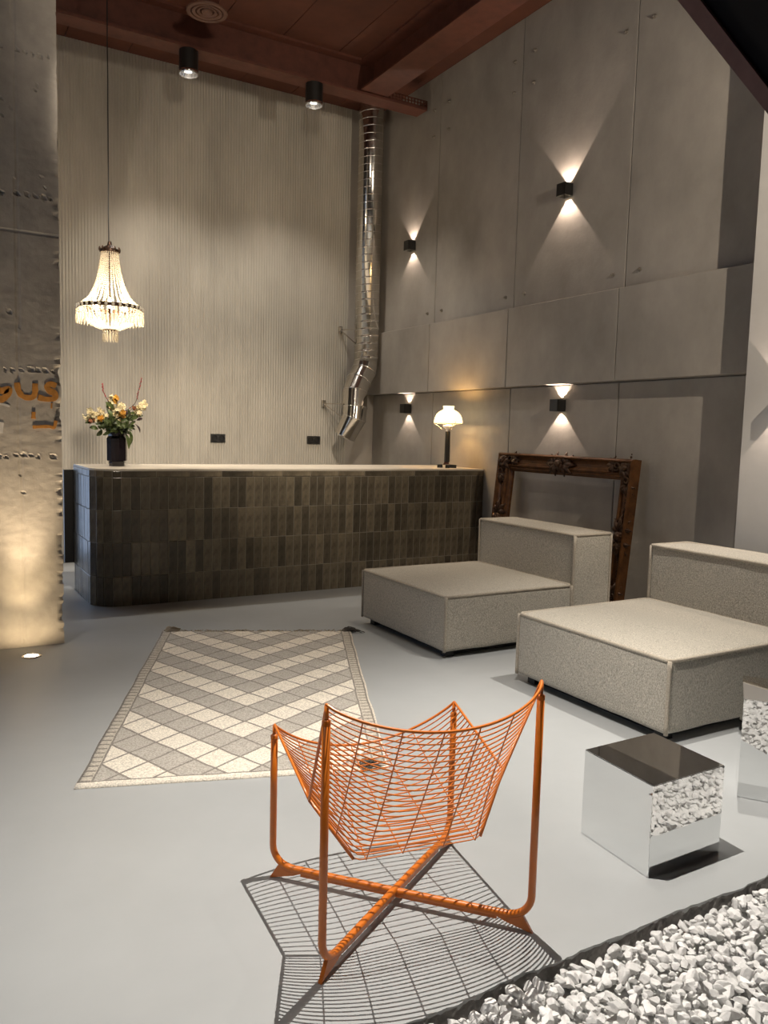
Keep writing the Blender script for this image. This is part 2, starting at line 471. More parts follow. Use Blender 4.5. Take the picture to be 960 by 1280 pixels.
b2.add([tuple(q) for q in right] + [(px1 - .002, py + .45, z) for z in zs], [(j, nz_ + j, nz_ + j + 1, j + 1) for j in range(nz_ - 1)])
b.add(b2.v, b2.f)
b.add([(px1 - .002, py + .45, 0), (px0, py + .45, 0), (px0, py + .45, ZC), (px1 - .002, py + .45, ZC), (px0, py, 0), (px0, py, ZC)], [(0, 1, 2, 3), (1, 4, 5, 2)])
pl = obj('concrete_pillar', b, 'pillar', kind='structure')
pl['label'] = 'rough concrete pillar with orange spray paint at the left edge'


def ribbon(path, wd, name, m, depth=.0005):
    b = MB(); vs = []; n = len(path)
    for i, (x, z) in enumerate(path):
        a = Vector(path[max(0, i - 1)]); c = Vector(path[min(n - 1, i + 1)]); t = (c - a).normalized(); s = Vector((-t.y, t.x))
        ww = wd * (1 + .25 * nz(x * 40, z * 40))
        for sg in (-.5, .5): vs.append((x + s.x * ww * sg, py - .0021 - depth, z + s.y * ww * sg))
        for sg in (-.5, .5): vs.append((x + s.x * ww * sg, py + .012, z + s.y * ww * sg))
    fs = []
    for i in range(n - 1):
        o, q = i * 4, i * 4 + 4
        fs += [(o, o + 1, q + 1, q), (o + 1, o + 3, q + 3, q + 1), (o + 2, o, q, q + 2)]
    fs += [(0, 2, 3, 1), (4 * n - 4, 4 * n - 3, 4 * n - 1, 4 * n - 2)]
    b.add(vs, fs); return obj(name, b, m, pl)


def curve(pts, n=24):
    P = [Vector(p) for p in pts]; P = [P[0] * 2 - P[1]] + P + [P[-1] * 2 - P[-2]]; out = []
    for i in range(1, len(P) - 2):
        for k in range(n // (len(P) - 3) + 1):
            t = k / (n // (len(P) - 3) + 1)
            a, b_, c, d = P[i - 1], P[i], P[i + 1], P[i + 2]
            out.append(.5 * ((2 * b_) + (c - a) * t + (2 * a - 5 * b_ + 4 * c - d) * t * t + (3 * b_ - a - 3 * c + d) * t ** 3))
    out.append(P[-2]); return out


def C2(pts, n=24): return [(p.x, p.y) for p in curve([(a, b, 0) for a, b in pts], n)]


def gpx(u, v):   # graffiti strokes measured on the pillar face (crop 0..698 x 400..620 of the photograph)
    return (.432 + u / 5.817 * .00508, 1.742 - (v - 440) / 5.817 * .0050)


for si_, (st_, wd) in enumerate((([(0, 520), (40, 545), (90, 530), (60, 590), (10, 620)], .040), ([(140, 480), (150, 540), (185, 582), (250, 575), (262, 480)], .034),
                ([(262, 560), (262, 480)], .034), ([(405, 490), (365, 478), (345, 500), (360, 530), (395, 545), (390, 585), (330, 592), (280, 580)], .036),
                ([(248, 690), (246, 740)], .024), ([(400, 750), (385, 800), (345, 795), (240, 802)], .020), ([(372, 620), (370, 660)], .010))):
    ribbon(C2([gpx(*p) for p in st_]), wd, 'painted_letter', 'paint', .0003 + .0005 * si_)
ribbon(C2([gpx(*p) for p in ((-60, 670), (20, 640), (90, 655))]), .012, 'filler_patch', 'plasterpatch')
ribbon(C2([gpx(*p) for p in ((-60, 820), (-10, 810), (45, 815))]), .07, 'filler_patch', 'plasterpatch')

# ------------------------------------------------------------------ reception counter
ct = thing('reception_counter', 'long reception counter clad in dark olive glazed tiles with a rounded corner', 'counter', (3.0, 7.0, 0))
cx0, cyf, R_ = 1.18, 6.57, .22
cxr = 4.995; cyb = 7.45


def outline(g, n=14):
    p = [(cx0 + g, cyb)]
    for k in range(n + 1):
        a = PI + PI / 2 * k / n; p.append((cx0 + R_ + (R_ - g) * math.cos(a), cyf + R_ + (R_ - g) * math.sin(a)))
    p += [(cxr, cyf + g), (cxr, cyb)]
    return p


obj('carcass', MB().prism(outline(.0012), 0, 1.098), 'grout', ct)
obj('counter_top', MB().prism(outline(.0), 1.098, 1.112), 'slab', ct, label='thin pale stone top of the counter')
obj('back_panel', MB().box(1.10, 1.18, 7.452, 7.50, .24, 1.06), 'black', ct, label='black panel edge behind the left end')


def tile_mesh(w_, h_, d=.012, bv=.004):
    g = .0021; w2 = w_ / 2 - g; z0 = g; z1 = h_ - g; b = MB()
    b.add([(-w2, 0, z0), (w2, 0, z0), (w2, 0, z1), (-w2, 0, z1), (-w2, -d + bv * .6, z0), (w2, -d + bv * .6, z0), (w2, -d + bv * .6, z1), (-w2, -d + bv * .6, z1),
           (-w2 + bv, -d, z0 + bv), (w2 - bv, -d, z0 + bv), (w2 - bv, -d, z1 - bv), (-w2 + bv, -d, z1 - bv)],
          [(0, 1, 5, 4), (1, 2, 6, 5), (2, 3, 7, 6), (3, 0, 4, 7), (4, 5, 9, 8), (5, 6, 10, 9), (6, 7, 11, 10), (7, 4, 8, 11), (8, 9, 10, 11)])
    return b


LS = cyb - (cyf + R_); LA = PI / 2 * R_; LF = cxr - (cx0 + R_)


def along(s):     # point and heading of the tile skin, starting at the back left
    if s < LS: return (cx0, cyb - s), -PI / 2
    if s < LS + LA:
        a = PI + (s - LS) / R_; return (cx0 + R_ + R_ * math.cos(a), cyf + R_ + R_ * math.sin(a)), a + PI / 2 - 2 * PI
    return (cx0 + R_ + s - LS - LA, cyf), 0.0


zrow = [0, .243, .517, .782, 1.045]
ncols = [(0, LS, 9), (LS, LS + LA, 5), (LS + LA, LS + LA + LF, 48)]
for r in range(4):
    h_ = zrow[r + 1] - zrow[r]
    meshes = {}
    for a, c, n in ncols:
        wd = (c - a) / n
        meshes[n] = tile_mesh(wd * (1 if n != 5 else .99), h_).mesh('tile', M['tile'])
        for k in range(n):
            s = a + (k + .5) * wd; (x, y), th = along(s)
            t = bpy.data.objects.new('tile', meshes[n]); C.objects.link(t); t.parent = ct
            nrm = Vector((math.sin(th), -math.cos(th)))
            dp = -.009 + random.uniform(-.0012, .0012)
            t.location = Vector((x + nrm.x * dp, y + nrm.y * dp, zrow[r])) - ct.location
            t.rotation_euler = (random.uniform(-.004, .004), 0, th + random.uniform(-.012, .012))
for a, c, n in ((0, LS, 3), (LS, LS + LA, 5), (LS + LA, LS + LA + LF, 13)):
    wd = (c - a) / n; me = tile_mesh(wd * (1 if n != 5 else .99), .052).mesh('tile', M['tile'])
    for k in range(n):
        (x, y), th = along(a + (k + .5) * wd); t = bpy.data.objects.new('tile', me); C.objects.link(t); t.parent = ct
        nrm = Vector((math.sin(th), -math.cos(th))); dp = -.008
        t.location = Vector((x + nrm.x * dp, y + nrm.y * dp, 1.045)) - ct.location; t.rotation_euler = (0, 0, th + random.uniform(-.008, .008))

# ------------------------------------------------------------------ sofas


def soft_box(x0, x1, y0, y1, z0, z1, r=.03, top=.02, side=.012, bot=0.0, n=26):
    b = MB(); cx, cy, cz = (x0 + x1) / 2, (y0 + y1) / 2, (z0 + z1) / 2; hx, hy, hz_ = (x1 - x0) / 2, (y1 - y0) / 2, (z1 - z0) / 2
    H3 = (hx, hy, hz_)

    def coords(h):     # finer near the edges
        t = [-1, -1 + .35 * r / h, -1 + .75 * r / h, -1 + 1.2 * r / h] + [lerp(-1 + 2.4 * r / h, 1 - 2.4 * r / h, k / (n - 9)) for k in range(n - 8)] + [1 - 1.2 * r / h, 1 - .75 * r / h, 1 - .35 * r / h, 1]
        return [q * h for q in t]
    for ax in range(3):
        for sg in (-1, 1):
            u, v = (ax + 1) % 3, (ax + 2) % 3; U, V = coords(H3[u]), coords(H3[v]); pts = []
            for a in U:
                for c in V:
                    p = [0, 0, 0]; p[ax] = sg * H3[ax]; p[u] = a; p[v] = c
                    q = [max(-h + r, min(h - r, t)) for t, h in zip(p, H3)]
                    d = Vector([s - t for s, t in zip(p, q)])
                    if d.length > 1e-9: d = d.normalized() * r
                    s = Vector(q) + d
                    fx, fy, fz = (1 - (s.x / hx) ** 2), (1 - (s.y / hy) ** 2), (1 - (s.z / hz_) ** 2)
                    if s.z > 0: s.z += top * max(0, fx * fy) ** .6 * max(0, s.z / hz_) ** 3
                    s.x += side * (fy * fz) * (s.x / hx); s.y += side * (fx * fz) * (s.y / hy)
                    wob = .003 * mnoise.noise((s.x * 5 + cx, s.y * 5 + cy, s.z * 5)); s += Vector((wob, wob, wob))
                    pts.append((s.x + cx, s.y + cy, s.z + cz))
            g = grid_mesh(pts, n, n, sg < 0); b.add(g.v, g.f)
    return b


def piping(x0, x1, y0, y1, z0, z1, r, pr=.0105):
    b = MB(); e = r * .12
    X0, X1, Y0, Y1, Z0, Z1 = x0 + e, x1 - e, y0 + e, y1 - e, z0 + e, z1 - e
    k = 14; loop = []
    cs = [(X0, Y0), (X1, Y0), (X1, Y1), (X0, Y1)]
    for i in range(4):
        a, c = cs[i], cs[(i + 1) % 4]
        for j in range(k): t = .02 + .96 * j / (k - 1); loop.append((lerp(a[0], c[0], t), lerp(a[1], c[1], t), Z1 + .002 * nz(i * 9 + t * 6, 3)))
    b.tube(loop, pr, 8, True)
    for (x, y) in cs: b.tube([(x, y, lerp(Z0, Z1, j / 8)) for j in range(9)], pr, 8)
    return b


def sofa(x0, y0, w_, label):
    s = thing('sofa', label, 'sofa', (x0 + .72, y0 + w_ / 2, 0), 'armless lounge sofas')
    for nm, bx, r, tp in (('seat', (x0, x0 + 1.085, y0, y0 + w_, .045, .412), .026, .036), ('backrest', (x0 + 1.09, x0 + 1.45, y0, y0 + w_, .045, .768), .026, .018)):
        o = obj(nm, soft_box(*bx, r, tp, .010), 'fabric', s, True)
        obj('piping', piping(*bx, r), 'piping', o, True)
    obj('plinth', MB().box(x0 + .10, x0 + 1.38, y0 + .09, y0 + w_ - .09, 0, .050), 'black', s)
    for xx in (x0 + .08, x0 + 1.35):
        for yy in (y0 + .08, y0 + w_ - .08): obj('foot', MB().box(xx - .03, xx + .03, yy - .03, yy + .03, 0, .050), 'black', s)


sofa(2.91, 4.175, 1.115, 'beige boucle armless sofa in front of the tiled counter and gilt frame')
sofa(3.05, 2.512, 1.11, 'beige boucle armless sofa behind the mirrored cubes, beside the white column')

# ------------------------------------------------------------------ ornate frame leaning on the wall
FW, FH, FT = 1.69, 1.285, .085
fr = thing('picture_frame', 'large empty carved gilt picture frame leaning on the concrete wall behind the far sofa', 'frame', (4.85, 5.33, 0))
lean = math.atan2(.125, 1.27)
Rm = Matrix(((0, -math.sin(lean), -math.cos(lean)), (-1, 0, 0), (0, math.cos(lean), -math.sin(lean))))  # columns a (width, -Y), b (up the frame), c (out of the face)
# local axes in world: a -> -Y, b -> up and towards the wall, c -> into the room
A_ = Vector((0, -1, 0)); B_ = Vector((math.sin(lean), 0, math.cos(lean))); C_ = Vector((-math.cos(lean), 0, math.sin(lean)))
OR = Vector((4.775, 6.125, .012))         # lower left of the face's back plane, on the floor


def FP(a, b, c): return OR + A_ * a + B_ * b + C_ * c


prof = [(0, -.01), (0, .05), (.006, .066), (.016, .072), (.026, .068), (.032, .058), (.042, .046), (.060, .036), (.080, .033), (.096, .036), (.106, .046),
        (.113, .052), (.120, .050), (.126, .040), (.134, .032), (.142, .034), (.148, .030), (.156, .016), (.166, .010), (.168, -.01)]
corn = [(0, 0), (FW, 0), (FW, FH), (0, FH)]
for i in range(4):
    a, c = corn[i], corn[(i + 1) % 4]
    dx, dy = (1 if c[0] > a[0] else -1 if c[0] < a[0] else 0), (1 if c[1] > a[1] else -1 if c[1] < a[1] else 0)
    nx, ny = -dy, dx
    b = MB(); vs = []
    for q, sg in ((a, 1), (c, -1)):
        for (w_, h_) in prof:
            vs.append(FP(q[0] + nx * w_ + dx * sg * w_, q[1] + ny * w_ + dy * sg * w_, h_ * FT / .072))
    n = len(prof); fs = [(k, k + 1, n + k + 1, n + k) for k in range(n - 1)] + [(n - 1, 0, n, 2 * n - 1)]
    b.add(vs, fs); obj('rail', b, 'gilt', fr, False)


def scroll(b, a, c_, h, sz, ang, flip=1, turns=1.35):
    pth = []; rr = []
    for k in range(22):
        t = k / 21; r = sz * (1 - .82 * t); th = ang + flip * t * turns * 2 * PI
        pth.append(FP(a + r * math.cos(th), c_ + r * math.sin(th), h + .012 * math.sin(t * PI))); rr.append(sz * .24 * (1 - .45 * t))
    b.tube(pth, rr, 6)


def acanthus(b, a, c_, h, ln, ang, wd):
    # a lobed leaf curling out of the face
    for lob in range(-2, 3):
        th = ang + lob * .42; l = ln * (1 - .16 * abs(lob)); pth = []; rr = []
        for k in range(8):
            t = k / 7; pth.append(FP(a + l * t * math.cos(th + lob * .25 * t), c_ + l * t * math.sin(th + lob * .25 * t), h + .014 * math.sin(t * PI * .9) - .010 * t))
            rr.append(wd * (.25 + .9 * math.sin(min(1, t * 1.15) * PI) ** .8) * .85)
        b.tube(pth, rr, 6)


for i, (a, c_) in enumerate(corn):
    sx, sy_ = (1 if a == 0 else -1), (1 if c_ == 0 else -1)
    b = MB(); ox, oy = a + sx * .075, c_ + sy_ * .075
    base = math.atan2(sy_, sx)
    for dth in (0, PI / 4 * 1.0, -PI / 4 * 1.0, PI): acanthus(b, ox, oy, .05, .105 if dth != PI else .07, base + dth, .03)
    scroll(b, ox + sx * .10, oy - sy_ * .015, .062, .038, base, 1); scroll(b, ox - sx * .015, oy + sy_ * .10, .062, .038, base, -1)
    acanthus(b, ox + sx * .13, oy - sy_ * .02, .045, .11, 0 if sx > 0 else PI, .026); acanthus(b, ox - sx * .02, oy + sy_ * .13, .045, .11, PI / 2 * sy_, .026)
    b.ball(FP(ox, oy, .085), .028, 8, 6)
    obj('corner_ornament', b, 'giltdark', fr, True)
for (a, c_, hor) in ((FW / 2, FH - .075, 1), (FW / 2, .075, 1), (.07, FH * .52, 0), (FW - .07, FH * .52, 0)):
    b = MB(); th0 = 0 if hor else PI / 2
    for s_ in (0, PI):
        acanthus(b, a + .03 * math.cos(th0 + s_), c_ + .03 * math.sin(th0 + s_), .045, .16, th0 + s_, .03)
        scroll(b, a + .11 * math.cos(th0 + s_), c_ + .11 * math.sin(th0 + s_), .06, .036, th0 + PI / 2, 1 if s_ else -1)
    for dth in (PI / 2, -PI / 2): acanthus(b, a, c_, .055, .07, th0 + dth, .026)
    b.ball(FP(a, c_, .085), .034, 10, 6)
    obj('centre_ornament', b, 'giltdark', fr, True)
b = MB()
for k in range(44):       # carved bead running down the right stile and along the rails
    t = .3 + .9 * k / 44
    b.ball(FP(FW - .06 + .004 * math.sin(k * 2.1), FH * t * .86 + .02, .045), .0085 + .003 * math.sin(k * 1.7), 6, 4)
obj('beading', b, 'giltdark', fr, True)

# ------------------------------------------------------------------ wall sconces
SCY = (8.05, 5.475, 2.92)


def sconce(xw, y, z, label, power):
    t = thing('wall_sconce', label, 'wall lamp', (xw, y, z), 'black cube wall sconces')
    h, d, wt = .052, .10, .004; x0, x1 = xw - d, xw - .006
    b = MB().box(x0, x0 + wt, y - h, y + h, z - h, z + h).box(x1 - wt, x1, y - h, y + h, z - h, z + h)
    b.box(x0, x1, y - h, y - h + wt, z - h, z + h).box(x0, x1, y + h - wt, y + h, z - h, z + h).box(x0 + wt, x1 - wt, y - h + wt, y + h - wt, z - .004, z + .004)
    obj('housing', b, 'black', t)
    obj('back_plate', MB().box(xw - .007, xw, y - .04, y + .04, z - .04, z + .04), 'black', t)
    for s in (1, -1):
        obj('lens', MB().lathe([(0, 0), (.016, 0), (.018, -.006 * s), (.018, -.012 * s)], (xw - .05, y, z + s * .018), 12), 'bulb', t)
        spot((xw - .045, y, z + s * .026), (xw - .040, y, z + s * 1), power, 84, .12, (1, .80, .66), .006, t)


sconce(4.962, 8.0, 3.58, 'small black cube sconce high on the concrete wall next to the metal duct', 11)
sconce(4.962, 5.46, 3.585, 'black cube sconce high on the concrete wall, above the picture frame', 19)
sconce(5.0, 8.05, 1.742, 'small black cube sconce low on the wall left of the table lamp', 8)
sconce(5.0, 5.465, 1.737, 'black cube sconce low on the wall just above the leaning picture frame', 13)
sconce(4.75, 3.13, 1.737, 'black cube sconce low on the white column', 13)

# ------------------------------------------------------------------ downlights on the beam
for x, lab in ((2.293, 'black cylinder downlight under the rust beam, left of the two'), (3.585, 'black cylinder downlight under the rust beam, right of the two by the duct')):
    t = thing('downlight', lab, 'ceiling lamp', (x, 7.78, 4.955), 'cylinder downlights on the beam')
    y = 7.78; r = .088
    obj('housing', MB().lathe([(0, 4.955), (r, 4.955), (r, 4.775), (r - .004, 4.775), (r - .004, 4.90), (0, 4.90)], (x, y, 0), 28), 'black', t, auto=40)
    obj('reflector', MB().lathe([(r - .004, 4.745), (r, 4.745), (r, 4.776), (r - .004, 4.776), (.045, 4.86), (.04, 4.858), (r - .006, 4.772), (r - .004, 4.745)], (x, y, 0), 28), 'chrome', t, True)
    obj('lens', MB().lathe([(0, 4.85), (.034, 4.85), (.036, 4.858), (.036, 4.87)], (x, y, 0), 20), 'canlens', t)
    spot((x, y, 4.845), (x, y + .05, 0), 170, 118, .5, (1, .93, .84), .03, t)

# ventilation diffuser
t = thing('ceiling_vent', 'round brown ceiling air diffuser with concentric rings in front of the beam', 'vent', (2.22, 7.0, 5.3))
obj('neck', MB().lathe([(.10, 5.3), (.10, 4.98), (.0, 4.98)], (2.22, 7.0, 0), 24), 'beam', t, auto=40)
for k, (r0, r1) in enumerate(((.135, .17), (.095, .125), (.058, .085), (.0, .045))):
    obj('ring', MB().lathe([(r0, 4.965 + .012 * k), (r0 + .004, 4.95 + .004 * k), (r1, 4.95), (r1 + .003, 4.962), (r0, 4.985 + .004 * k)], (2.22, 7.0, 0), 28), mat('vent_brown%d' % k, (.13, .06, .038), .6), t)

# ------------------------------------------------------------------ spiral duct in the corner
dt = thing('ventilation_duct', 'shiny spiral metal air duct running down the corner with a bent open end', 'duct', (4.73, 8.66, 2.3))
DX, DY, DR = 4.735, 8.65, .148
obj('main_tube', MB().lathe([(DR, 5.29), (DR, 2.27), (DR - .004, 2.27), (DR - .004, 5.29)], (DX, DY, 0), 40), 'duct', dt, True, label='tall straight spiral tube')
nt_ = 34
for k in range(nt_):
    zc = 2.32 + k * (5.26 - 2.32) / nt_; pth = []
    for j in range(29):
        a = 2 * PI * j / 28; pth.append((DX + (DR + .001) * math.cos(a), DY + (DR + .001) * math.sin(a), zc + .085 * (j / 28 - .5)))
    obj('seam_rib', MB().tube(pth, .0065, 6), 'chrome', dt, True)
path = [Vector(p) for p in ((DX, DY, 2.29), (DX - .03, DY - .01, 2.19), (4.615, 8.60, 2.06), (4.545, 8.56, 1.93), (4.53, 8.53, 1.74), (4.515, 8.51, 1.62), (4.43, 8.58, 1.40))]
nr = [DR, DR, DR, DR, DR, DR - .004, DR - .02]
for i in range(len(path) - 1):
    a, c = path[i], path[i + 1]; b = MB(); vs = []
    tdir = [(path[min(j + 1, len(path) - 1)] - path[max(j - 1, 0)]).normalized() for j in (i, i + 1)]
    n = 36
    for p, td, rr in ((a, tdir[0], nr[i]), (c, tdir[1], nr[i + 1])):
        u = td.cross(Vector((0, 1, 0))).normalized(); v = td.cross(u)
        for k in range(n):
            th = 2 * PI * k / n; vs.append(p + (u * math.cos(th) + v * math.sin(th)) * rr)
    b.add(vs, [(k, (k + 1) % n, n + (k + 1) % n, n + k) for k in range(n)])
    last = i == len(path) - 2
    g = obj('outlet_sleeve' if last else 'elbow_segment', b, 'duct', dt, True)
    u = tdir[1].cross(Vector((0, 1, 0))).normalized(); v = tdir[1].cross(u)
    obj('rim', MB().tube([c + (u * math.cos(2 * PI * k / n) + v * math.sin(2 * PI * k / n)) * (nr[i + 1] + .002) for k in range(n)], .006, 6, True), 'chrome', g, True)
for (zz, xx, yy) in ((2.68, DX, DY), (1.78, 4.53, 8.53)):
    obj('wall_bracket', MB().tube([(xx - .15, yy, zz), (xx - .23, 8.90, zz + .01)], .007, 6).tube([(xx - .23, 8.90, zz + .01), (xx - .15, yy, zz - .17)], .007, 6).box(xx - .25, xx - .21, 8.885, 8.926, zz - .03, zz + .05), 'duct', dt)

# ------------------------------------------------------------------ sockets on the back wall
for x, lab in ((2.977, 'black double wall socket on the fluted wall between vase and duct'), (4.18, 'black double wall socket on the fluted wall below the duct outlet')):
    t = thing('wall_socket', lab, 'socket', (x, YB - .002, 1.345), 'black sockets above the counter')
    z = 1.345; y = YB - .002
    obj('plate', MB().box(x - .085, x + .085, y - .014, y, z - .047, z + .047), 'black', t)
    for s in (-.042, .042):
        obj('socket_insert', MB().lathe([(.0, .003), (.025, .003), (.028, .014), (.034, .014), (.034, .0)], (x + s, y - .012, z), 18, (0, -1, 0)), mat('socket_plastic', (.02, .02, .02), .25), t)

# ------------------------------------------------------------------ table lamp
LX, LY, LZ = 4.715, 6.83, 1.112
lm = thing('table_lamp', 'table lamp with opal glass dome shade and black column at the end of the counter', 'lamp', (LX, LY, LZ))
b = MB()
for k in range(4):
    a = PI / 4 + k * PI / 2 + .25; u = Vector((math.cos(a), math.sin(a), 0)); v = Vector((-u.y, u.x, 0)); c0 = Vector((LX, LY, LZ))
    p = [c0 + u * .022 + v * .017, c0 + u * .098 + v * .021, c0 + u * .098 - v * .021, c0 + u * .022 - v * .017]
    fo = MB().add([q for q in p] + [q + Vector((0, 0, .032 if i in (1, 2) else .036)) for i, q in enumerate(p)], [(3, 2, 1, 0), (4, 5, 6, 7), (0, 1, 5, 4), (1, 2, 6, 5), (2, 3, 7, 6), (3, 0, 4, 7)])
    obj('foot', fo, 'black', lm)
obj('collar', MB().lathe([(.0, LZ + .0), (.05, LZ + .002), (.052, LZ + .03), (.040, LZ + .045), (.030, LZ + .062), (.024, LZ + .075), (.0, LZ + .078)], (LX, LY, 0), 4), 'chrome', lm)
b = MB(); r0, r1 = .030, .026
vs = []
for z, r in ((LZ + .06, r0), (LZ + .375, r1)):
    for k in range(8): a = PI / 8 + k * PI / 4; vs.append((LX + r * math.cos(a), LY + r * math.sin(a), z))
b.add(vs, [(k, (k + 1) % 8, 8 + (k + 1) % 8, 8 + k) for k in range(8)] + [tuple(range(8, 16))]); obj('column', b, 'black', lm)
obj('burner', MB().lathe([(.0, LZ + .372), (.028, LZ + .372), (.022, LZ + .385), (.030, LZ + .395), (.052, LZ + .412), (.056, LZ + .43), (.03, LZ + .44), (0, LZ + .44)], (LX, LY, 0), 24), 'chrome', lm, True)
b = MB()
b.tube([(LX + .150 * math.cos(2 * PI * k / 36), LY + .150 * math.sin(2 * PI * k / 36), LZ + .452) for k in range(36)], .0045, 6, True)
for k in range(3):
    a = 2 * PI * k / 3 + .4
    b.tube([(LX + r * math.cos(a), LY + r * math.sin(a), z) for r, z in ((.03, LZ + .385), (.065, LZ + .395), (.10, LZ + .425), (.148, LZ + .452), (.165, LZ + .47))], .0032, 6)
obj('shade_ring', b, 'chrome', lm, True)
sp = [(.146, LZ + .452), (.147, LZ + .475), (.140, LZ + .51), (.124, LZ + .545), (.098, LZ + .572), (.070, LZ + .588), (.056, LZ + .595), (.054, LZ + .605), (.059, LZ + .632)]
obj('lamp_shade', MB().lathe(sp + [(r - .003, z - .002) for r, z in sp[::-1]], (LX, LY, 0), 40), 'opal', lm, True, label='glowing opal glass dome with a short collar')
obj('bulb', MB().ball((LX, LY, LZ + .49), .03, 12, 8), 'bulb', lm, True)
point((LX, LY, LZ + .60), 9, (1, .56, .18), .02, lm)
point((LX, LY, LZ + .448), 3.5, (1, .66, .30), .02, lm)

# ------------------------------------------------------------------ vase and flowers
VX, VY, VZ = 1.47, 7.06, 1.112
va = thing('vase', 'dark smoked glass faceted vase holding the flowers at the left of the counter', 'vase', (VX, VY, VZ))
vp = [(.0, 0), (.066, 0), (.068, .04), (.084, .048), (.085, .235), (.072, .255), (.076, .275), (.082, .305), (.076, .305), (.068, .27), (.07, .05), (0, .03)]
obj('body', MB().lathe([(r, VZ + z) for r, z in vp], (VX, VY, 0), 8), 'vase', va)


def leafmesh(base, tip, wd, bend=.02):
    a, c = Vector(base), Vector(tip); d = c - a; s = d.cross(Vector((.3, -1, .2))).normalized(); n_ = s.cross(d).normalized(); b = MB(); vs = []
    for k in range(7):
        t = k / 6; ww = wd * math.sin(PI * (t * .92 + .04)) ** .8; m = a + d * t + n_ * bend * math.sin(PI * t)
        vs += [m - s * ww + n_ * ww * .25, m, m + s * ww + n_ * ww * .25]
    fs = []
    for k in range(6):
        o = k * 3; fs += [(o, o + 1, o + 4, o + 3), (o + 1, o + 2, o + 5, o + 4)]
    return b.add(vs, fs)


def floret(b, c, r):
    q = Vector((random.uniform(-1, 1), random.uniform(-1.4, .2), random.uniform(-.3, 1))).normalized()
    u = q.orthogonal().normalized(); v = q.cross(u); c = Vector(c)
    for k in range(5):
        a = 2 * PI * k / 5; d = u * math.cos(a) + v * math.sin(a); e = q.cross(d)
        b.add([c, c + d * r * .6 + e * r * .42 + q * r * .35, c + d * r * 1.05 + q * r * .25, c + d * r * .6 - e * r * .42 + q * r * .35], [(0, 1, 2, 3)])
    b.ball(c + q * r * .1, r * .3, 5, 4)


def flower(tip, m, label, nfl=14, spread=.035, ln=.10, rad=.016, leaves=3, kind='flower', group='cut flowers in the dark vase'):
    base = Vector((VX + random.uniform(-.03, .03), VY + random.uniform(-.03, .03), VZ + .10)); tip = Vector(tip)
    nk = Vector((VX + (tip.x - VX) * .16, VY + (tip.y - VY) * .16, VZ + .30))
    t = thing('flower_stem', label, kind, tuple(base), group)
    P = [base.lerp(nk, k / 4) for k in range(4)] + [nk.lerp(tip, k / 8) + Vector((0, 0, .03 * math.sin(PI * k / 8))) for k in range(9)]
    obj('stem', MB().tube(P, .0022, 5), 'stem', t, True)
    d = (tip - nk).normalized(); b = MB()
    for k in range(nfl):
        s = random.random(); c = tip - d * ln * s + Vector((random.gauss(0, 1), random.gauss(0, 1), random.gauss(0, 1))).normalized() * spread * (.4 + .6 * s)
        floret(b, c, rad * random.uniform(.75, 1.2))
    obj('blossom', b, m, t)
    for k in range(leaves):
        s = .15 + .7 * k / max(1, leaves); q = nk.lerp(tip, s); dr = Vector((random.uniform(-1, 1), random.uniform(-1, .4), random.uniform(-.5, .5))).normalized()
        obj('leaf', leafmesh(q, q + dr * random.uniform(.07, .12), random.uniform(.012, .02)), 'leaf', t, True)
    return t


def vpx(u, v, y=VY):   # point of the bouquet at photo pixel (u, v) on the plane Y = y
    d = Vector(ROT[0]) * ((u - 480) / F_PX) + Vector(ROT[1]) * ((v - 640) / F_PX) + Vector(ROT[2])
    return Vector((0, 0, CAM_H)) + d * (y / d.y)


CRL = ('upper cream flower spike at the left side of the bouquet', 'cream flower spike between the left side and the middle of the bouquet', 'cream flower spike reaching furthest left over the counter', 'cream flower spike at the very top beside the yellow bloom',
       'cream flower spike just right of the top yellow bloom', 'cream flower spike in the front middle of the bouquet', 'cream flower spike at the back of the bouquet below the top blooms', 'cream flower spike at the upper right under the long red twig', 'cream flower spike reaching furthest right over the counter')
for (u, v, y), lab in zip(((110, 513, 7.0), (122, 512, 6.98), (103, 519, 7.08), (140, 497, 7.02), (152, 506, 6.96), (146, 512, 6.94), (140, 508, 7.15), (178, 506, 7.04), (183, 503, 7.1)), CRL):
    flower(vpx(u, v, y), 'cream', lab, 24, .038, .10, .021)
for (u, v, y, lab) in ((146, 496, 6.99, 'yellow orange bloom at the top of the bouquet'), (125, 522, 6.93, 'yellow bloom low at the left front of the bouquet'), (153, 514, 6.92, 'golden bloom in the middle of the bouquet')):
    flower(vpx(u, v, y), 'yellow', lab, 12, .024, .05, .020, 2)
for (u, v, y, lab) in ((112, 526, 6.99, 'rust coloured bloom drooping at the left of the bouquet'), (168, 508, 7.0, 'rust pink bloom at the right of the bouquet')):
    flower(vpx(u, v, y), 'rust', lab, 10, .028, .05, .014, 2)
SPL = ('green sprig rising in the upper back left of the bouquet', 'green leafy sprig spreading to the right of the vase', 'green leafy sprig drooping over the left front of the vase rim', 'green leafy sprig hanging over the front of the vase rim', 'lowest green leafy sprig at the left of the bouquet',
       'green leafy sprig in the centre front of the bouquet', 'green leafy sprig drooping over the right rim of the vase', 'green leafy sprig in the centre back of the bouquet', 'outermost green leafy sprig at the right of the bouquet', 'green leafy sprig behind the cream blooms at the left')
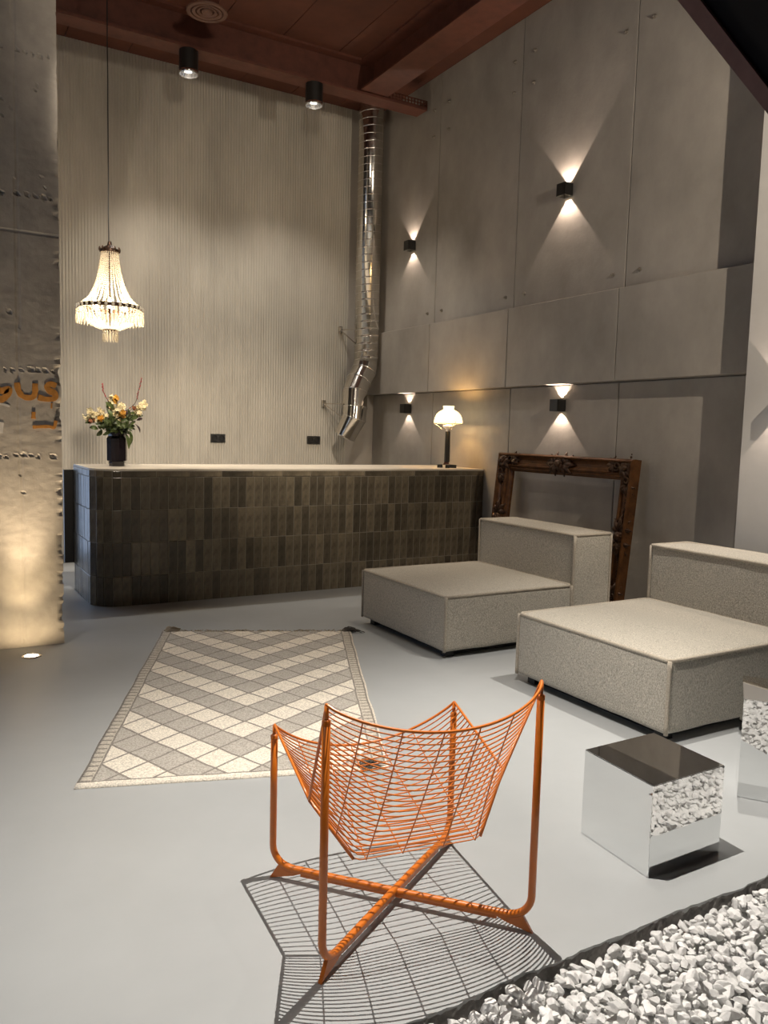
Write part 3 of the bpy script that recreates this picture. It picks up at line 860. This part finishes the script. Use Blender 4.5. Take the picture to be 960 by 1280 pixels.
for (u, v, y, nleaf), lab in zip(((132, 506, 7.1, 9), (165, 523, 7.0, 9), (128, 533, 6.93, 9), (150, 530, 6.92, 9), (120, 536, 7.0, 7), (138, 524, 6.9, 10), (160, 532, 6.95, 9), (145, 520, 7.15, 9), (172, 518, 7.08, 7), (117, 520, 7.12, 7)), SPL):
    base = Vector((VX, VY, VZ + .12)); tip = vpx(u, v, y); nk = Vector((VX + (tip.x - VX) * .3, VY + (tip.y - VY) * .3, VZ + .30))
    t = thing('leafy_sprig', lab, 'foliage', tuple(base), 'leafy sprigs in the dark vase')
    obj('stem', MB().tube([base, nk, nk.lerp(tip, .5) + Vector((0, 0, .015)), tip], .002, 5), 'stem', t, True)
    for k in range(nleaf):
        q = nk.lerp(tip, .05 + .95 * k / nleaf); dr = ((tip - nk).normalized() * .5 + Vector((random.uniform(-1, 1), random.uniform(-1, .6), random.uniform(-.6, .8)))).normalized()
        obj('leaf', leafmesh(q, q + dr * random.uniform(.05, .10), random.uniform(.011, .02)), 'leaf', t, True)
for pts_, lab in ((((150, 541), (158, 552), (162, 560)), 'broad green leaf hanging over the right rim of the vase'),):
    t = thing('hanging_leaf', lab, 'foliage', tuple(vpx(*pts_[0], 6.98)))
    obj('stem', MB().tube([Vector((VX, VY, VZ + .2)), vpx(148, 538, 7.0), vpx(158, 543, 6.98)], .002, 5), 'stem', t)
    obj('leaf', leafmesh(vpx(157, 542, 6.98), vpx(161, 561, 6.96), .018), 'leaf', t, True); obj('leaf', leafmesh(vpx(162, 538, 6.98), vpx(163, 556, 6.98), .016), 'leaf', t, True)
t = thing('plum_leaf_sprig', 'dark plum coloured sprig reaching out at the right of the bouquet', 'foliage', tuple(vpx(160, 530, 7.0)))
obj('stem', MB().tube([Vector((VX, VY, VZ + .2)), vpx(152, 538, 7.0), vpx(164, 528, 7.0), vpx(176, 524, 7.0)], .002, 5), 'plum', t)
obj('leaf', leafmesh(vpx(171, 525, 7), vpx(178, 523, 7), .013), 'plum', t, True); obj('leaf', leafmesh(vpx(169, 530, 7), vpx(175, 541, 7), .009), 'plum', t, True)
obj('leaf', leafmesh(vpx(158, 512, 7), vpx(156, 521, 6.95), .012), 'plum', t, True)
for P_, lab in ((((147, 520), (131, 494), (128, 480)), 'short red budded twig rising at the left of the bouquet'), (((150, 520), (168, 505), (173, 489), (177, 473)), 'long red budded twig rising at the right of the bouquet')):
    P3 = [Vector((VX, VY, VZ + .15)), Vector((VX, VY, VZ + .30))] + [vpx(u, v, 7.06) for u, v in P_]
    t = thing('budded_twig', lab, 'flower', (VX, VY, VZ + .15)); Q = curve(P3, 40); obj('stem', MB().tube(Q, .0026, 5), 'plum', t)
    b = MB(); n = len(Q)
    for k in range(int(n * .68), n):
        for s in range(2): b.ball(Q[k] + Vector((random.uniform(-1, 1), random.uniform(-1, 1), random.uniform(-1, 1))) * .005, .0045, 5, 4)
    obj('buds', b, 'red', t)

# ------------------------------------------------------------------ chandelier
HX, HY = 1.385, 6.88
ch = thing('chandelier', 'crystal bead chandelier with glowing basket hanging on a twisted black cord', 'chandelier', (HX, HY, 2.4))
Z0 = 2.90
cord = [(HX - .006 + .004 * nz(z * 3, 1), HY, z) for z in np.linspace(Z0 + .02, ZC, 30)]
obj('cord', MB().tube(cord, .0045, 6), 'black', ch)
b = MB().lathe([(.012, Z0 + .03), (.02, Z0 + .0), (.05, Z0 - .02), (.072, Z0 - .035), (.074, Z0 - .055), (.068, Z0 - .055), (.066, Z0 - .04), (.0, Z0 - .03)], (HX, HY, 0), 20)
for k in range(10):
    a = 2 * PI * k / 10; b.ball((HX + .078 * math.cos(a), HY + .078 * math.sin(a), Z0 - .035), .014, 5, 4, (.7, .7, 1.5))
obj('crown', b, 'brass', ch)
RZ = 2.405; RR = .245
b = MB().lathe([(RR, RZ - .014), (RR + .006, RZ - .012), (RR + .006, RZ + .014), (RR, RZ + .016), (RR - .003, RZ), (RR, RZ - .014)], (HX, HY, 0), 48)
obj('ring_band', b, 'brass', ch)
for k in range(30):
    a = 2 * PI * k / 30; obj('rosette', MB().ball((HX + (RR + .01) * math.cos(a), HY + (RR + .01) * math.sin(a), RZ), .013, 6, 4), 'crystal', ch)


def strand(P, r0, r1, name='bead_strand'):
    b = MB(); Q = curve(P, 60); ln = sum((Q[i + 1] - Q[i]).length for i in range(len(Q) - 1)); s = 0; acc = 0; i = 0
    pos = 0.0
    while pos < ln:
        d = pos; i = 0
        while i < len(Q) - 2 and d > (Q[i + 1] - Q[i]).length: d -= (Q[i + 1] - Q[i]).length; i += 1
        seg = (Q[i + 1] - Q[i]); p = Q[i] + seg * (d / max(1e-6, seg.length)); r = lerp(r0, r1, pos / ln)
        b.octa(p, r, r * 1.15); pos += r * 2.15
    obj(name, b, 'crystal', ch)


for k in range(26):
    a = 2 * PI * k / 26; ca, sa = math.cos(a), math.sin(a)
    strand([(HX + r * ca, HY + r * sa, z) for r, z in ((.066, Z0 - .05), (.072, Z0 - .12), (.090, Z0 - .23), (.118, Z0 - .33), (.165, Z0 - .42), (RR - .01, RZ + .012))], .0068, .0095)
for k in range(44):
    a = 2 * PI * k / 44; ca, sa = math.cos(a), math.sin(a)
    strand([(HX + r * ca, HY + r * sa, z) for r, z in ((RR - .012, RZ - .012), (.215, RZ - .07), (.165, RZ - .125), (.10, RZ - .16), (.055, RZ - .172))], .0095, .007, 'basket_strand')
for k in range(44):
    a = 2 * PI * k / 44; x, y = HX + (RR + .012) * math.cos(a), HY + (RR + .012) * math.sin(a)
    obj('crystal_drop', MB().octa((x, y, RZ - .03), .007, .009).octa((x, y, RZ - .05), .008, .012).lathe([(0, RZ - .06), (.007, RZ - .075), (.0095, RZ - .105), (.004, RZ - .13), (0, RZ - .134)], (x, y, 0), 4), 'crystal', ch)
obj('bottom_ring', MB().lathe([(.05, RZ - .172), (.058, RZ - .172), (.058, RZ - .182), (.05, RZ - .182), (.05, RZ - .172)], (HX, HY, 0), 20), 'brass', ch)
for k in range(14):
    a = 2 * PI * k / 14; x, y = HX + .055 * math.cos(a), HY + .055 * math.sin(a); z = RZ - .178
    obj('crystal_drop', MB().octa((x, y, z - .012), .009, .012).lathe([(0, z - .024), (.008, z - .04), (.009, z - .075), (.004, z - .092), (0, z - .096)], (x, y, 0), 4), 'crystal', ch)
for k in range(6):
    a = 2 * PI * k / 6 + .3; x, y = HX + .13 * math.cos(a), HY + .13 * math.sin(a)
    o = obj('candle_bulb', MB().lathe([(0, RZ - .03), (.012, RZ - .02), (.019, RZ + .01), (.014, RZ + .04), (.004, RZ + .065), (0, RZ + .068)], (x, y, 0), 10), 'bulb', ch, True)
    obj('socket', MB().lathe([(0, RZ - .06), (.012, RZ - .06), (.012, RZ - .02), (0, RZ - .02)], (x, y, 0), 10), 'brass', o)
    obj('arm', MB().tube([(x, y, RZ - .05), (HX + .09 * math.cos(a), HY + .09 * math.sin(a), RZ - .065), (HX + .02 * math.cos(a), HY + .02 * math.sin(a), RZ - .03)], .005, 6), 'brass', ch)
    if k % 2 == 0: point((HX + .07 * math.cos(a), HY + .07 * math.sin(a), RZ + .0), 17, (1, .80, .54), .03, ch)
obj('centre_stem', MB().tube([(HX, HY, RZ - .17), (HX, HY, Z0 - .03)], .007, 8), 'brass', ch)

# ------------------------------------------------------------------ floor uplight
UX, UY = .585, 5.35
ul = thing('floor_uplight', 'recessed round floor uplight shining onto the concrete pillar', 'floor lamp', (UX, UY, 0))
obj('trim_ring', MB().lathe([(.042, .001), (.043, .006), (.056, .005), (.060, .0)], (UX, UY, 0), 32), 'chrome', ul, True)
obj('lens', MB().lathe([(0, .0035), (.040, .0035), (.043, .001)], (UX, UY, 0), 28), 'lens', ul)
spot((UX, UY, .012), (UX - .02, UY + .21, .45), 8, 165, .6, (1, .76, .46), .03, ul)
spot((UX, UY, .012), (UX - .03, UY + .24, .75), 34, 64, 1, (1, .76, .46), .03, ul)
spot((UX, UY, .012), (UX - .05, UY + .24, 1.9), 150, 44, 1, (1, .78, .52), .03, ul)

# ------------------------------------------------------------------ rug


def rugmat():
    m = bpy.data.materials.new('rug_weave'); m.use_nodes = True; nt = m.node_tree; N = nt.nodes; L = nt.links; b = N['Principled BSDF']
    b.inputs['Roughness'].default_value = .95; b.inputs['Specular IOR Level'].default_value = .15
    uv = N.new('ShaderNodeUVMap'); sx = N.new('ShaderNodeSeparateXYZ'); tc = N.new('ShaderNodeTexCoord')
    nw = N.new('ShaderNodeTexNoise'); nw.inputs['Scale'].default_value = 9; nw.inputs['Detail'].default_value = 3
    L.new(tc.outputs['Object'], nw.inputs['Vector'])
    ad = N.new('ShaderNodeMix'); ad.data_type = 'VECTOR'; ad.inputs['Factor'].default_value = .045
    L.new(uv.outputs[0], ad.inputs['A']); L.new(nw.outputs['Color'], ad.inputs['B'])
    L.new(ad.outputs['Result'], sx.inputs[0])

    def op(o, a, c=None):
        n = N.new('ShaderNodeMath'); n.operation = o
        for i, q in enumerate((a, c)):
            if q is None: continue
            if isinstance(q, (int, float)): n.inputs[i].default_value = q
            else: L.new(q, n.inputs[i])
        return n.outputs[0]
    U, V = sx.outputs[0], sx.outputs[1]      # U: -3..3 (diamonds across), V: 0..~11.7
    A = op('ADD', V, op('SUBTRACT', 0, op('ABSOLUTE', U))); A = op('ADD', A, 0.02)
    B = op('ADD', V, op('ABSOLUTE', U))
    # V-chevrons: the apex of each V points to the near end
    par = op('MODULO', op('FLOOR', op('ADD', A, 40)), 2)
    fA = op('ABSOLUTE', op('SUBTRACT', op('FRACT', op('ADD', A, 40)), .5)); fB = op('ABSOLUTE', op('SUBTRACT', op('FRACT', op('ADD', B, 40)), .5))
    line = op('GREATER_THAN', op('MAXIMUM', fA, fB), .462)
    cream = (.78, .715, .61, 1); grey = (.47, .435, .385, 1); drk = (.27, .245, .215, 1)
    fine = N.new('ShaderNodeTexNoise'); fine.inputs['Scale'].default_value = 140; fine.inputs['Detail'].default_value = 2; L.new(tc.outputs['Object'], fine.inputs['Vector'])

    def mix(f, a, c):
        n = N.new('ShaderNodeMix'); n.data_type = 'RGBA'
        if isinstance(f, (int, float)): n.inputs['Factor'].default_value = f
        else: L.new(f, n.inputs['Factor'])
        for k, q in (('A', a), ('B', c)):
            if isinstance(q, tuple): n.inputs[k].default_value = q
            else: L.new(q, n.inputs[k])
        return n.outputs['Result']
    c1 = mix(par, cream, grey); c1 = mix(line, c1, drk)
    # borders
    aU = op('ABSOLUTE', U)
    lad = op('GREATER_THAN', aU, 2.98); c1 = mix(lad, c1, (.55, .50, .42, 1))
    rung = op('MULTIPLY', op('GREATER_THAN', aU, 3.04), op('LESS_THAN', op('FRACT', op('MULTIPLY', V, 4.6)), .28)); c1 = mix(rung, c1, drk)
    edge1 = op('LESS_THAN', op('ABSOLUTE', op('SUBTRACT', aU, 3.0)), .022); c1 = mix(edge1, c1, drk)
    edge2 = op('LESS_THAN', op('ABSOLUTE', op('SUBTRACT', aU, 3.27)), .022); c1 = mix(edge2, c1, drk)
    outb = op('GREATER_THAN', aU, 3.295); c1 = mix(outb, c1, cream)
    endb = op('LESS_THAN', V, .20); c1 = mix(endb, c1, cream)
    endl = op('LESS_THAN', op('ABSOLUTE', op('SUBTRACT', V, .22)), .02); c1 = mix(endl, c1, drk)
    endf = op('GREATER_THAN', V, 11.55); c1 = mix(endf, c1, cream)
    ml = N.new('ShaderNodeMix'); ml.data_type = 'RGBA'; ml.blend_type = 'MULTIPLY'; ml.inputs['Factor'].default_value = .75
    rp = N.new('ShaderNodeValToRGB'); rp.color_ramp.elements[0].color = (.55, .55, .55, 1); rp.color_ramp.elements[1].color = (1.25, 1.25, 1.25, 1); rp.color_ramp.elements[0].position = .3; rp.color_ramp.elements[1].position = .7
    L.new(fine.outputs['Fac'], rp.inputs[0]); L.new(c1, ml.inputs['A']); L.new(rp.outputs[0], ml.inputs['B'])
    L.new(ml.outputs['Result'], b.inputs['Base Color'])
    bp = N.new('ShaderNodeBump'); bp.inputs['Strength'].default_value = .6; bp.inputs['Distance'].default_value = .004
    L.new(fine.outputs['Fac'], bp.inputs['Height']); L.new(bp.outputs[0], b.inputs['Normal'])
    return m


NL, FL_, FR_, NR = Vector((.507, 3.27)), Vector((1.469, 5.60)), Vector((2.687, 5.05)), Vector((1.733, 2.868))
rg = thing('rug', 'woven cream and grey diamond pattern rug lying on the grey floor', 'rug', (1.6, 4.2, 0))
nu, nv = 44, 80; b = MB(); pts = []; uvs = []
for i in range(nu):
    for j in range(nv):
        s, t = i / (nu - 1), j / (nv - 1)
        p = NL.lerp(NR, s).lerp(FL_.lerp(FR_, s), t); e = .008 * nz(t * 9, 3.3 + (s > .5) * 5) * abs(2 * s - 1) ** 6
        z = .010 + .003 * nz(p.x * 4, p.y * 4, 2) + .002 * nz(p.x * 13, p.y * 13)
        pts.append((p.x + e, p.y, z)); uvs.append(((s - .5) * 6.95, t * 11.75))
me_b = grid_mesh(pts, nu, nv); n0 = len(me_b.v)
rim = [i * nv for i in range(nu)] + [(nu - 1) * nv + j for j in range(1, nv)] + [i * nv + nv - 1 for i in range(nu - 2, -1, -1)] + [j for j in range(nv - 2, 0, -1)]
me_b.add([(pts[i][0], pts[i][1], 0.0005) for i in rim], [])
for k in range(len(rim)): k2 = (k + 1) % len(rim); me_b.f.append((rim[k2], rim[k], n0 + k, n0 + k2))
ro = obj('weave', me_b, rugmat(), rg, True)
ul_ = ro.data.uv_layers.new(name='UVMap'); alluv = uvs + [uvs[i] for i in rim]
for lp in ro.data.loops: ul_.data[lp.index].uv = alluv[lp.vertex_index]
b = MB()
for k in range(170):
    s = k / 169; p = FL_.lerp(FR_, s); d = Vector((.38, .92)); sd = Vector((d.y, -d.x)); l = random.uniform(.02, .06); a = random.gauss(0, .6)
    q = p + (d + sd * a) * l; h = random.uniform(.006, .02)
    b.tube([(p.x, p.y, .008), ((p.x + q.x) / 2 + random.uniform(-.01, .01), (p.y + q.y) / 2, h), (q.x, q.y, .004)], .0022, 4)
obj('fringe', b, 'fringe', rg, kind='stuff')


def tassel(name, p, d, m, n=26, ln=.10, label=None):
    b = MB(); d = Vector(d).normalized(); sd = Vector((d.y, -d.x))
    for k in range(n):
        o = random.uniform(-.025, .025); a = random.gauss(0, .25); l = ln * random.uniform(.6, 1.1); q0 = Vector(p) + sd * o; q = q0 + (d + sd * a) * l
        b.tube([(q0.x, q0.y, .010), ((q0.x + q.x) / 2, (q0.y + q.y) / 2, random.uniform(.012, .032)), (q.x, q.y, .005)], .003, 4)
    obj(name, b, m, rg, label=label)


tassel('tassel', FL_ + Vector((.03, .0)), (.6, .5), 'fringe', 34, .11); tassel('tassel', FL_ + Vector((.02, .0)), (1, .1), 'fringe', 20, .10)
tassel('tassel', FR_ + Vector((-.05, .03)), (1, .05), 'fringe_dark', 30, .13, 'dark grey tassel at the far right corner')
tassel('tassel', NR + Vector((-.12, .05)), (1, .1), 'fringe_dark', 30, .13, 'dark grey tassel at the near right corner')

# ------------------------------------------------------------------ orange wire chair
cn, cr_, cl_ = Vector((.887, 1.787)), Vector((1.521, 1.693)), Vector((.969, 2.319))
CW = (cr_ - cn).length; CD = .536
ux = (cr_ - cn).normalized(); vx = Vector((-ux.y, ux.x))


def CP(u, v, z): p = cn + ux * u + vx * v; return Vector((p.x, p.y, z))


chair = thing('wire_chair', 'orange wire lounge chair with crossed tube legs, standing between rug and gravel', 'chair', tuple(CP(CW / 2, CD / 2, 0)))
UPZ = {'n': .712, 'r': .715, 'l': .476, 'b': .48}; TIP = {'n': .757, 'r': .760, 'l': .513, 'b': .522}
FT_ = {'n': (0, 0), 'r': (CW, 0), 'l': (0, CD), 'b': (CW, CD)}
BZ = .043; TR = .0112; BR = .070
for a_, c_ in (('l', 'r'), ('n', 'b')):
    pa, pc = CP(*FT_[a_], 0), CP(*FT_[c_], 0); d = (pc - pa).normalized(); P = []
    P.append(pa + Vector((0, 0, UPZ[a_]))); P.append(pa + Vector((0, 0, .3)))
    for k in range(10):
        t = PI / 2 * k / 9; P.append(pa + d * BR * (1 - math.cos(t)) + Vector((0, 0, BZ + BR * (1 - math.sin(t)))))
    for k in range(1, 8): P.append(pa + d * lerp(BR, (pc - pa).length - BR, k / 8) + Vector((0, 0, BZ + (.004 if a_ == 'n' else -.002) * math.sin(PI * k / 8))))
    for k in range(9, -1, -1):
        t = PI / 2 * k / 9; P.append(pc - d * BR * (1 - math.cos(t)) + Vector((0, 0, BZ + BR * (1 - math.sin(t)))))
    P += [pc + Vector((0, 0, .3)), pc + Vector((0, 0, UPZ[c_]))]
    o = obj('leg_frame', MB().tube(P, TR, 14), 'orange', chair, True)
    s = Vector((-d.y, d.x, 0)) * .006
    for e, sg in ((pa, 1), (pc, -1)):
        q = [e + d * sg * .0 + Vector((0, 0, .0)), e + d * sg * .075, e + d * sg * .115 + Vector((0, 0, BZ - .005)), e + d * sg * .03 + Vector((0, 0, BZ + .02))]
        q[0].z = .0; q[1].z = .022
        q[0] = e - d * sg * .008
        f = MB().add([p + s for p in q] + [p - s for p in q], [(0, 1, 2, 3), (7, 6, 5, 4), (0, 4, 5, 1), (1, 5, 6, 2), (2, 6, 7, 3), (3, 7, 4, 0)])
        obj('foot', f, 'orange', o)
    obj('rib', MB().add([pa + d * .1 + s * .6 + Vector((0, 0, .022)), pc - d * .1 + s * .6 + Vector((0, 0, .022)), pc - d * .1 + s * .6 + Vector((0, 0, BZ)), pa + d * .1 + s * .6 + Vector((0, 0, BZ)),
                         pa + d * .1 - s * .6 + Vector((0, 0, .022)), pc - d * .1 - s * .6 + Vector((0, 0, .022)), pc - d * .1 - s * .6 + Vector((0, 0, BZ)), pa + d * .1 - s * .6 + Vector((0, 0, BZ))],
                        [(0, 1, 2, 3), (7, 6, 5, 4), (0, 4, 5, 1), (1, 5, 6, 2), (2, 6, 7, 3), (3, 7, 4, 0)]), 'orange', o)
for k in FT_:
    obj('pin', MB().tube([CP(*FT_[k], UPZ[k] - .01), CP(*FT_[k], TIP[k] - .003)], .0062, 10), 'orange', chair, True)
    obj('tube_cap', MB().lathe([(0, .006), (.008, .006), (.0118, .002), (.0118, -.01)], tuple(CP(*FT_[k], UPZ[k])), 14), 'orange', chair, True)
JL, JR = (.012, .18, .420), (CW - .004, .183, .424); CLp, CRp = (.128, .112, .255), (CW - .118, .113, .253)


def back_top(s): q = (4 * s * (1 - s)) ** .75; return Vector((CW * s, -.125 * q, lerp(TIP['n'], TIP['r'], s) - .063 * q))


def front_top(s): q = (4 * s * (1 - s)) ** .85; return Vector((CW * s, CD + .058 * q, lerp(TIP['l'], TIP['b'], s) - .130 * q))


_cs = [Vector(JL), Vector(CLp), Vector(CRp), Vector(JR)]
_ln = [(_cs[i + 1] - _cs[i]).length for i in range(3)]; _tot = sum(_ln)


def crease(s):
    d = s * _tot
    for i in range(3):
        if d <= _ln[i] or i == 2: return _cs[i].lerp(_cs[i + 1], min(1, d / _ln[i]))
        d -= _ln[i]


def crease_soft(s, w_):
    p = Vector((0, 0, 0)); n = 7
    for k in range(n): p += crease(max(0, min(1, s + (k / (n - 1) - .5) * w_ * min(1, 8 * s * (1 - s) + .0))))
    return p / n


def seatpt(top_, s, t):
    c = crease_soft(s, .035 + .40 * (1 - t)); a = top_(s); p = a.lerp(c, t)
    p.z -= .012 * math.sin(PI * t) * 4 * s * (1 - s)
    return CP(p.x, p.y, p.z)


def rod(P, r, name='edge_rod', n=8): obj(name, MB().tube(P, r, n), 'orange', chair, True)


SS = [.5 - .5 * math.cos(PI * k / 44) for k in range(45)]
for top_ in (back_top, front_top):
    rod([seatpt(top_, q, 0) for q in SS], .0043)
for a_, j in (('n', JL), ('l', JL), ('r', JR), ('b', JR)):
    e = CP(*FT_[a_], TIP[a_]); q = CP(*j); rod([e.lerp(q, k / 6) for k in range(7)], .0043)
rod([CP(*JL), CP(*JL).lerp(CP(*CLp), .97)], .0050); rod([CP(*JR), CP(*JR).lerp(CP(*CRp), .97)], .0050)
rod([CP(*crease_soft(k / 40, .05)) for k in range(41)], .0018, 'cross_wire', 5)
for top_, n in ((back_top, 24), (front_top, 20)):
    for k in range(1, n):
        t = k / n; rod([seatpt(top_, q, t) for q in SS], .0022, 'cross_wire', 5)
for sb, sc_, sf in ((.117, .15, .13), (.266, .30, .28), (.433, .436, .44), (.596, .593, .60), (.775, .72, .78)):
    P = [seatpt(back_top, lerp(sb, sc_, q / 14), q / 14) for q in range(15)] + [seatpt(front_top, lerp(sf, sc_, 1 - q / 14), 1 - q / 14) for q in range(1, 15)]
    rod([p - Vector((0, 0, .003)) for p in P], .0020, 'long_wire', 5)

# ------------------------------------------------------------------ mirrored cubes


def mirror_cube(p0, ex, ey, h, label):
    p0 = Vector(p0); ex = Vector(ex); ey = Vector(ey); c = p0 + ex / 2 + ey / 2
    t = thing('mirror_cube', label, 'side table', (c.x, c.y, 0), 'mirrored cube tables')
    u, v = ex.normalized(), ey.normalized(); cs = [p0, p0 + ex, p0 + ex + ey, p0 + ey]; th = .004
    inn = [p0 + (u + v) * .003, p0 + ex + (v - u) * .003, p0 + ex + ey - (u + v) * .003, p0 + ey + (u - v) * .003]
    obj('core', MB().prism([tuple(q) for q in inn], .002, h - .003), 'mirror_edge', t)
    g = .0022
    for i in range(4):
        a, c_ = cs[i], cs[(i + 1) % 4]; d = (c_ - a).normalized(); n_ = Vector((d.y, -d.x)); a2, c2 = a + d * g, c_ - d * g
        b = MB().add([(a2.x, a2.y, .002), (c2.x, c2.y, .002), (c2.x, c2.y, h - g), (a2.x, a2.y, h - g)] + [(q.x - n_.x * th, q.y - n_.y * th, z) for q, z in ((a2, .002), (c2, .002), (c2, h - g), (a2, h - g))],
                     [(0, 1, 2, 3), (7, 6, 5, 4), (0, 4, 5, 1), (1, 5, 6, 2), (2, 6, 7, 3), (3, 7, 4, 0)])
        obj('mirror_panel', b, 'mirror', t)
    q = [p0 + (u + v) * g, p0 + ex + (v - u) * g, p0 + ex + ey - (u + v) * g, p0 + ey + (u - v) * g]
    obj('mirror_panel', MB().prism([tuple(a) for a in q], h - th, h), 'mirror', t)


mirror_cube((2.063, 1.735), (.366, .004), (.02, .335), .318, 'mirrored cube table on the floor between orange chair and near sofa')
mirror_cube((2.876, 1.994), (.215, -.29), (.29, .215), .414, 'taller mirrored cube table cut by the right edge of the picture')

# ------------------------------------------------------------------ white gravel
gv = thing('gravel_bed', 'bed of white marble chips along the broken edge of the grey floor', 'gravel', (2.2, .9, -.06))


def stone_mesh(seed, sub):
    import bmesh
    bm = bmesh.new(); bmesh.ops.create_icosphere(bm, subdivisions=sub, radius=1.0); rnd = random.Random(seed)
    planes = [(Vector((rnd.gauss(0, 1), rnd.gauss(0, 1), rnd.gauss(0, 1))).normalized(), rnd.uniform(.42, .78)) for _ in range(13)]
    sc = Vector((rnd.uniform(.85, 1.35), rnd.uniform(.7, 1.0), rnd.uniform(.55, .85)))
    for v in bm.verts:
        p = v.co.copy()
        for n_, d in planes:
            k = p.dot(n_)
            if k > d: p -= n_ * (k - d) * .97
        p += p.normalized() * .06 * mnoise.noise(p * 2.2 + Vector((seed, 0, 0)))
        v.co = Vector((p.x * sc.x, p.y * sc.y, p.z * sc.z))
    me = bpy.data.meshes.new('stone'); bm.to_mesh(me); bm.free(); me.materials.append(M['stone']); return me


near = [stone_mesh(k, 3) for k in range(14)]
low = []
for k in range(14):
    me = stone_mesh(100 + k, 2); low.append((np.array([v.co[:] for v in me.vertices]), [tuple(p.vertices) for p in me.polygons])); bpy.data.meshes.remove(me)


def proj(p):
    q = Vector(p) - Vector((0, 0, CAM_H)); z = q.dot(f_)
    return (480 + F_PX * q.dot(r_) / z, 640 + F_PX * q.dot(d_) / z, z) if z > .05 else (-1, -1, -1)


spots = []; st_ = .031; row = 0; y = .25
while y < EDGE - .012:
    x = .55 + (row % 2) * st_ / 2
    while x < 4.72:
        xx, yy = x + random.uniform(-.009, .009), y + random.uniform(-.009, .009)
        s = random.choice((.013, .016, .019, .022, .026)) * random.uniform(.9, 1.1)
        hgt = -.016 + random.uniform(-.006, .010) + .008 * nz(xx * 4, yy * 4) - max(0, (yy - (EDGE - .05))) * .15
        if yy < EDGE - .014 + .012 * nz(xx * 2.3, 3.1) + .010 * nz(xx * 9, 7.7): spots.append((xx, yy, hgt, s))
        x += st_
    y += st_ * .87; row += 1
def inview(p):
    u, v, z = proj(p); return -12 < u < 972 and -12 < v < 1292 and z > 0
vis = sorted((q for q in spots if inview(q[:3])), key=lambda q: -q[3] / proj(q[:3])[2]); big = set(vis[:300])
for q in vis[:300]:
    o = bpy.data.objects.new('stone', random.choice(near)); C.objects.link(o); o.parent = gv
    o.location = Vector(q[:3]) - gv.location; o.scale = (q[3],) * 3
    o.rotation_euler = (random.uniform(-.6, .6), random.uniform(-.6, .6), random.uniform(0, 6.28))
V = []; Fc = []; off = 0
from mathutils import Euler


def addstone(q, tilt=.7):
    global off
    vv, ff = random.choice(low); Rr = np.array(Euler((random.uniform(-tilt, tilt), random.uniform(-tilt, tilt), random.uniform(0, 6.28))).to_matrix())
    V.append(vv @ Rr.T * q[3] + np.array(q[:3]) - np.array(gv.location)); Fc.extend([tuple(i + off for i in f) for f in ff]); off += len(vv)


for q in spots:
    if q in big: continue
    addstone(q)
for q in vis:       # a lower layer under the chips in view closes the gaps
    addstone((q[0] + st_ * .5, q[1] + st_ * .3, q[2] - .016, .017))
me = bpy.data.meshes.new('loose_gravel'); me.from_pydata(np.concatenate(V).tolist(), [], Fc); me.update(); me.materials.append(M['stonebed'])
o = bpy.data.objects.new('loose_gravel', me); C.objects.link(o); o.parent = gv; o['kind'] = 'stuff'
obj('ground', MB().box(-.6, 4.74, -.4, EDGE - .01, -.085, -.048), 'stonebed', gv)
